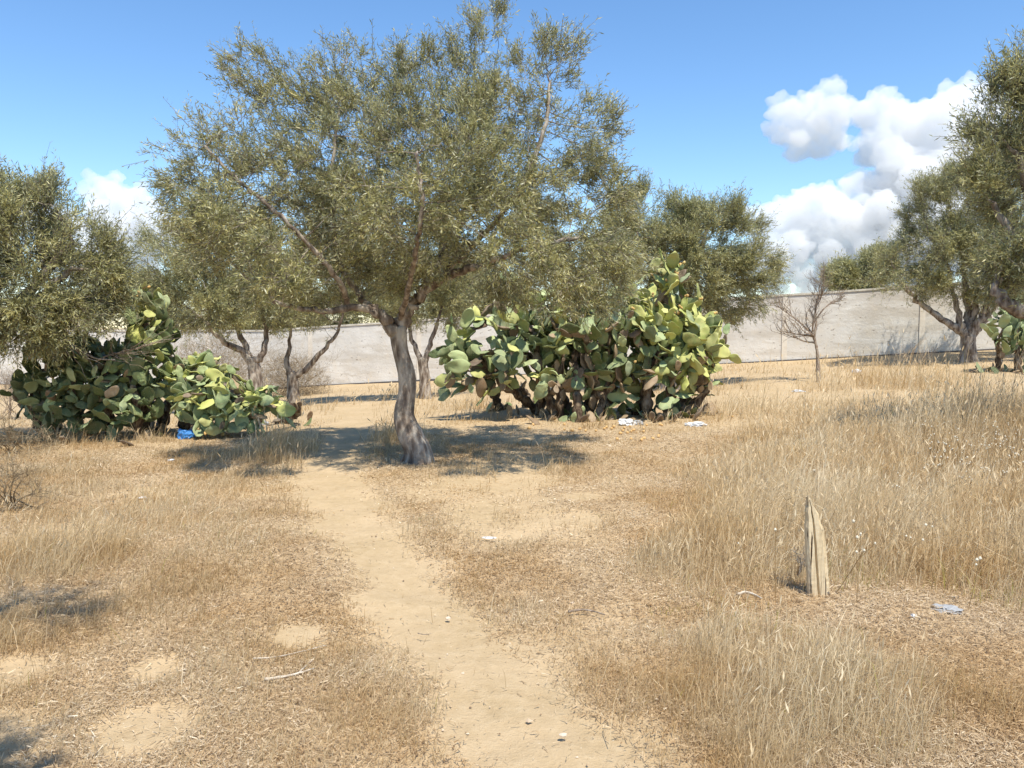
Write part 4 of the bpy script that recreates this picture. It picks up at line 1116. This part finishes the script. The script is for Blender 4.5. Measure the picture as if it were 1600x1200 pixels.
def build_litter():
    X, Y, h, D, n, r = blades(700000, 6, 2.1, 14, 'litter')
    Z = terrain(X, Y) - .02 * D + .006 + np.abs(r.normal(size=n)) * .010
    L = r.uniform(.008, .034, n) * (1 + Y * .05); az = r.uniform(0, 2 * PI, n); el = r.normal(size=n) * .28
    d = np.stack([np.cos(az) * np.cos(el), np.sin(az) * np.cos(el), np.sin(el)], 1)
    w = (.0006 + .00028 * Y) * r.uniform(.6, 1.6, n)
    W = np.stack([-np.sin(az), np.cos(az), r.normal(size=n) * .5], 1) * w[:, None]
    c = np.stack([X, Y, Z], 1); a = c - d * L[:, None] * .5; b = c + d * L[:, None] * .5
    V = np.stack([a - W, a + W, b + W * .5, b - W * .5], 1).reshape(-1, 3)
    rc = np.clip(r.beta(1.8, 1.9, n) + .10 * fbm(X, Y, 0, 67, 2), 0, 1)
    me = make_mesh('straw_litter', V, [np.arange(n * 4).reshape(-1, 4)], attrs={'rnd': ('FACE', rc)}, mats=[LITTER])
    tag(obj('straw_litter', me), 'broken straw and leaf litter scattered over the ground', 'litter', kind='stuff')
build_grass(); build_litter()

def build_stalks():
    r = np.random.default_rng(8); b = Buf(); hb = Buf()
    n = 125
    for i in range(n):
        if i < 110: px, py = r.uniform(1440, 1640), r.uniform(690, 800)
        else: px, py = r.uniform(1180, 1600), r.uniform(640, 960)
        B = hit(px, py); hgt = r.uniform(.22, .48); ln = r.normal(size=2) * .06
        top = B + [ln[0], ln[1], hgt]; sp = spline([B - [0, 0, .02], (B + top) / 2 + [ln[0] * .1, 0, 0], top], 5)
        wd = .0012 + .0002 * B[1]; tube(b, sp, np.full(5, wd), 3, cap=False)
        for k in range(int(r.integers(1, 4))):
            t2 = top + (r.normal(size=3) * [.035, .035, .02] if k else 0)
            if k: tube(b, [sp[3], t2], [wd * .7, wd * .6], 3, cap=False)
            s = .0068 * r.uniform(.7, 1.4); th = np.arange(5) * 2 * PI / 5
            tube(hb, [t2 - [0, 0, s], t2, t2 + [0, 0, s]], [s * .4, s, s * .5], 6)
    me = b.mesh('seed_stalks', mats=[STRAW]); 
    root = obj('dry_weed_stalks', me); tag(root, 'thin dry weed stalks with white seed heads above the grass at the right', 'weeds', kind='stuff')
    obj('seed_head', hb.mesh('seed_head', mats=[flat('seed_head', (0.66, 0.60, 0.47), .8)]), root)['kind'] = 'stuff'
build_stalks()

def build_pebbles():
    r = np.random.default_rng(19); n = 2600
    Y = np.exp(r.uniform(math.log(2.1), math.log(12), n)); X = r.uniform(-1, 1, n) * (.75 * Y + .6)
    Z = terrain(X, Y) - .02 * dirtmask(X, Y)
    s = .0022 * r.lognormal(0, .6, n) * (1 + .08 * Y)
    O = np.array([[1, 0, 0], [-1, 0, 0], [0, 1, 0], [0, -1, 0], [0, 0, 1], [0, 0, -1.0]])
    Fc = np.array([[0, 2, 4], [2, 1, 4], [1, 3, 4], [3, 0, 4], [2, 0, 5], [1, 2, 5], [3, 1, 5], [0, 3, 5]])
    V = O[None] * s[:, None, None] * r.uniform(.5, 1.5, (n, 6, 1)) * np.array([1.3, 1, .7]) + np.stack([X, Y, Z + s * .3], 1)[:, None]
    F_ = (Fc[None] + (np.arange(n) * 6)[:, None, None]).reshape(-1, 3)
    k = NT('pebble'); c = k.ramp(k.attr('rnd'), [(0, (.16, .10, .06)), (.5, (.40, .28, .17)), (1, (.66, .55, .42))])
    me = make_mesh('pebbles', V.reshape(-1, 3), [F_], attrs={'rnd': ('FACE', np.repeat(r.uniform(0, 1, n), 8))}, mats=[k.done(k.bsdf(c, .95))])
    tag(obj('pebbles', me), 'small crumbs of earth and pebbles scattered on the path and bare ground', 'pebbles', kind='stuff')
build_pebbles()

# ------------------------------------------------------------------ clouds (cumulus, kilometres off)
def m_cloud():
    k = NT('cloud')
    v = k.n('ShaderNodeVolumePrincipled'); v.inputs['Color'].default_value = (1, 1, 1, 1)
    v.inputs['Density'].default_value = 0.016; v.inputs['Anisotropy'].default_value = 0.0
    k.l(v.outputs[0], k.out.inputs['Volume'])
    return k.m
def m_cloud_s():
    k = NT('cloud')
    n = k.noise(k.coord(), 0.006, 8, .6)
    b = k.bsdf((0.86, 0.87, 0.9), 1.0, k.bump(n, 1.0, 60), 0)
    t = k.n('ShaderNodeBsdfTranslucent'); t.inputs['Color'].default_value = (.9, .92, .96, 1)
    mx = k.n('ShaderNodeMixShader'); mx.inputs[0].default_value = .35
    k.l(b.outputs[0], mx.inputs[1]); k.l(t.outputs[0], mx.inputs[2])
    return k.done(mx)
CLOUD = m_cloud()
def cloud(label, puffs, Y, seed):
    import bmesh
    r = np.random.default_rng(seed); bm = bmesh.new(); s = Y / F
    for px, py, rp in puffs:
        c = at(px, py, Y)
        for k in range(16):
            o = r.normal(size=3) * rp * s * (.40 if k else 0); o[1] *= 1.4; rad = rp * s * (r.uniform(.25, .55) if k else .8)
            bmesh.ops.create_icosphere(bm, subdivisions=2, radius=rad, matrix=Matrix.Translation(Vector(c + o)))
    me = bpy.data.meshes.new('tmp'); bm.to_mesh(me); bm.free()
    def remesh(me, vox):
        o = bpy.data.objects.new('tmp', me); COL.objects.link(o)
        md = o.modifiers.new('r', 'REMESH'); md.mode = 'VOXEL'; md.voxel_size = vox
        dg = bpy.context.evaluated_depsgraph_get(); dg.update(); ev = o.evaluated_get(dg).to_mesh()
        n = len(ev.vertices); V = np.empty(n * 3, np.float32); ev.vertices.foreach_get('co', V); V = V.reshape(-1, 3).astype(float)
        N = np.empty(n * 3, np.float32); ev.vertices.foreach_get('normal', N); N = N.reshape(-1, 3)
        li = np.empty(len(ev.loops), np.int32); ev.loops.foreach_get('vertex_index', li); Q = li.reshape(-1, 4)
        o.evaluated_get(dg).to_mesh_clear(); bpy.data.objects.remove(o)
        return V, N, Q
    V, N, Q = remesh(me, s * 2.6)
    f = 1 / (s * 34)
    bil = sum(a * (1 - 2 * np.abs(vnoise(V[:, 0] * f * m, V[:, 1] * f * m, V[:, 2] * f * m, seed + q_))) for q_, (a, m) in enumerate([(1, 1), (.5, 2.1), (.28, 4.3), (.14, 8.5)]))
    V = V + N * (bil * s * 3 + fbm(V[:, 0] * f * 2.3, V[:, 1] * f * 2.3, V[:, 2] * f * 2.3, seed, 4) * s * 8 + fbm(V[:, 0] * f * 7, V[:, 1] * f * 7, V[:, 2] * f * 7, seed + 3, 3) * s * 4)[:, None]
    V, N, Q = remesh(make_mesh('tmp', V, [Q]), s * 1.8)
    C = V.mean(0)
    ob = obj('cloud', make_mesh('cloud', V - C, [Q], smooth=True, mats=[CLOUD]), None, C)
    tag(ob, label, 'cloud', 'white cumulus clouds')
cloud('small separate round white cloud at the upper right', [(1225, 205, 28), (1255, 190, 36), (1290, 185, 36), (1315, 170, 20), (1250, 225, 22), (1285, 222, 26), (1310, 205, 24), (1335, 225, 8)], 2600, 1)
cloud('large billowing cloud bank stretching up behind the right trees', [(1190, 385, 20), (1180, 355, 14), (1230, 350, 34), (1225, 400, 40), (1270, 330, 30), (1290, 370, 50), (1340, 350, 45), (1350, 315, 26), (1375, 295, 26), (1400, 250, 40), (1375, 185, 34), (1350, 185, 18), (1400, 175, 24), (1440, 200, 45), (1480, 170, 30), (1510, 155, 28), (1530, 180, 45), (1450, 270, 60), (1500, 250, 70), (1390, 330, 50), (1320, 410, 50), (1370, 230, 30), (1345, 280, 20), (1420, 320, 60), (1365, 340, 50), (1300, 340, 40), (1260, 430, 30), (1380, 400, 60), (1560, 200, 60), (1450, 380, 70), (1185, 352, 22), (1205, 335, 22), (1180, 400, 30), (1245, 322, 24), (1200, 430, 30), (1300, 310, 22)], 3000, 2)
cloud('white cloud low at the left between two olive crowns', [(145, 300, 16), (180, 305, 26), (215, 320, 28), (165, 335, 32), (200, 350, 40), (245, 350, 28), (215, 385, 45), (265, 375, 24), (150, 380, 40), (180, 420, 50)], 2800, 3)
cloud('low white cloud seen through gaps of the left-edge tree', [(75, 335, 18), (50, 350, 24), (100, 355, 18), (90, 400, 30)], 2700, 4)
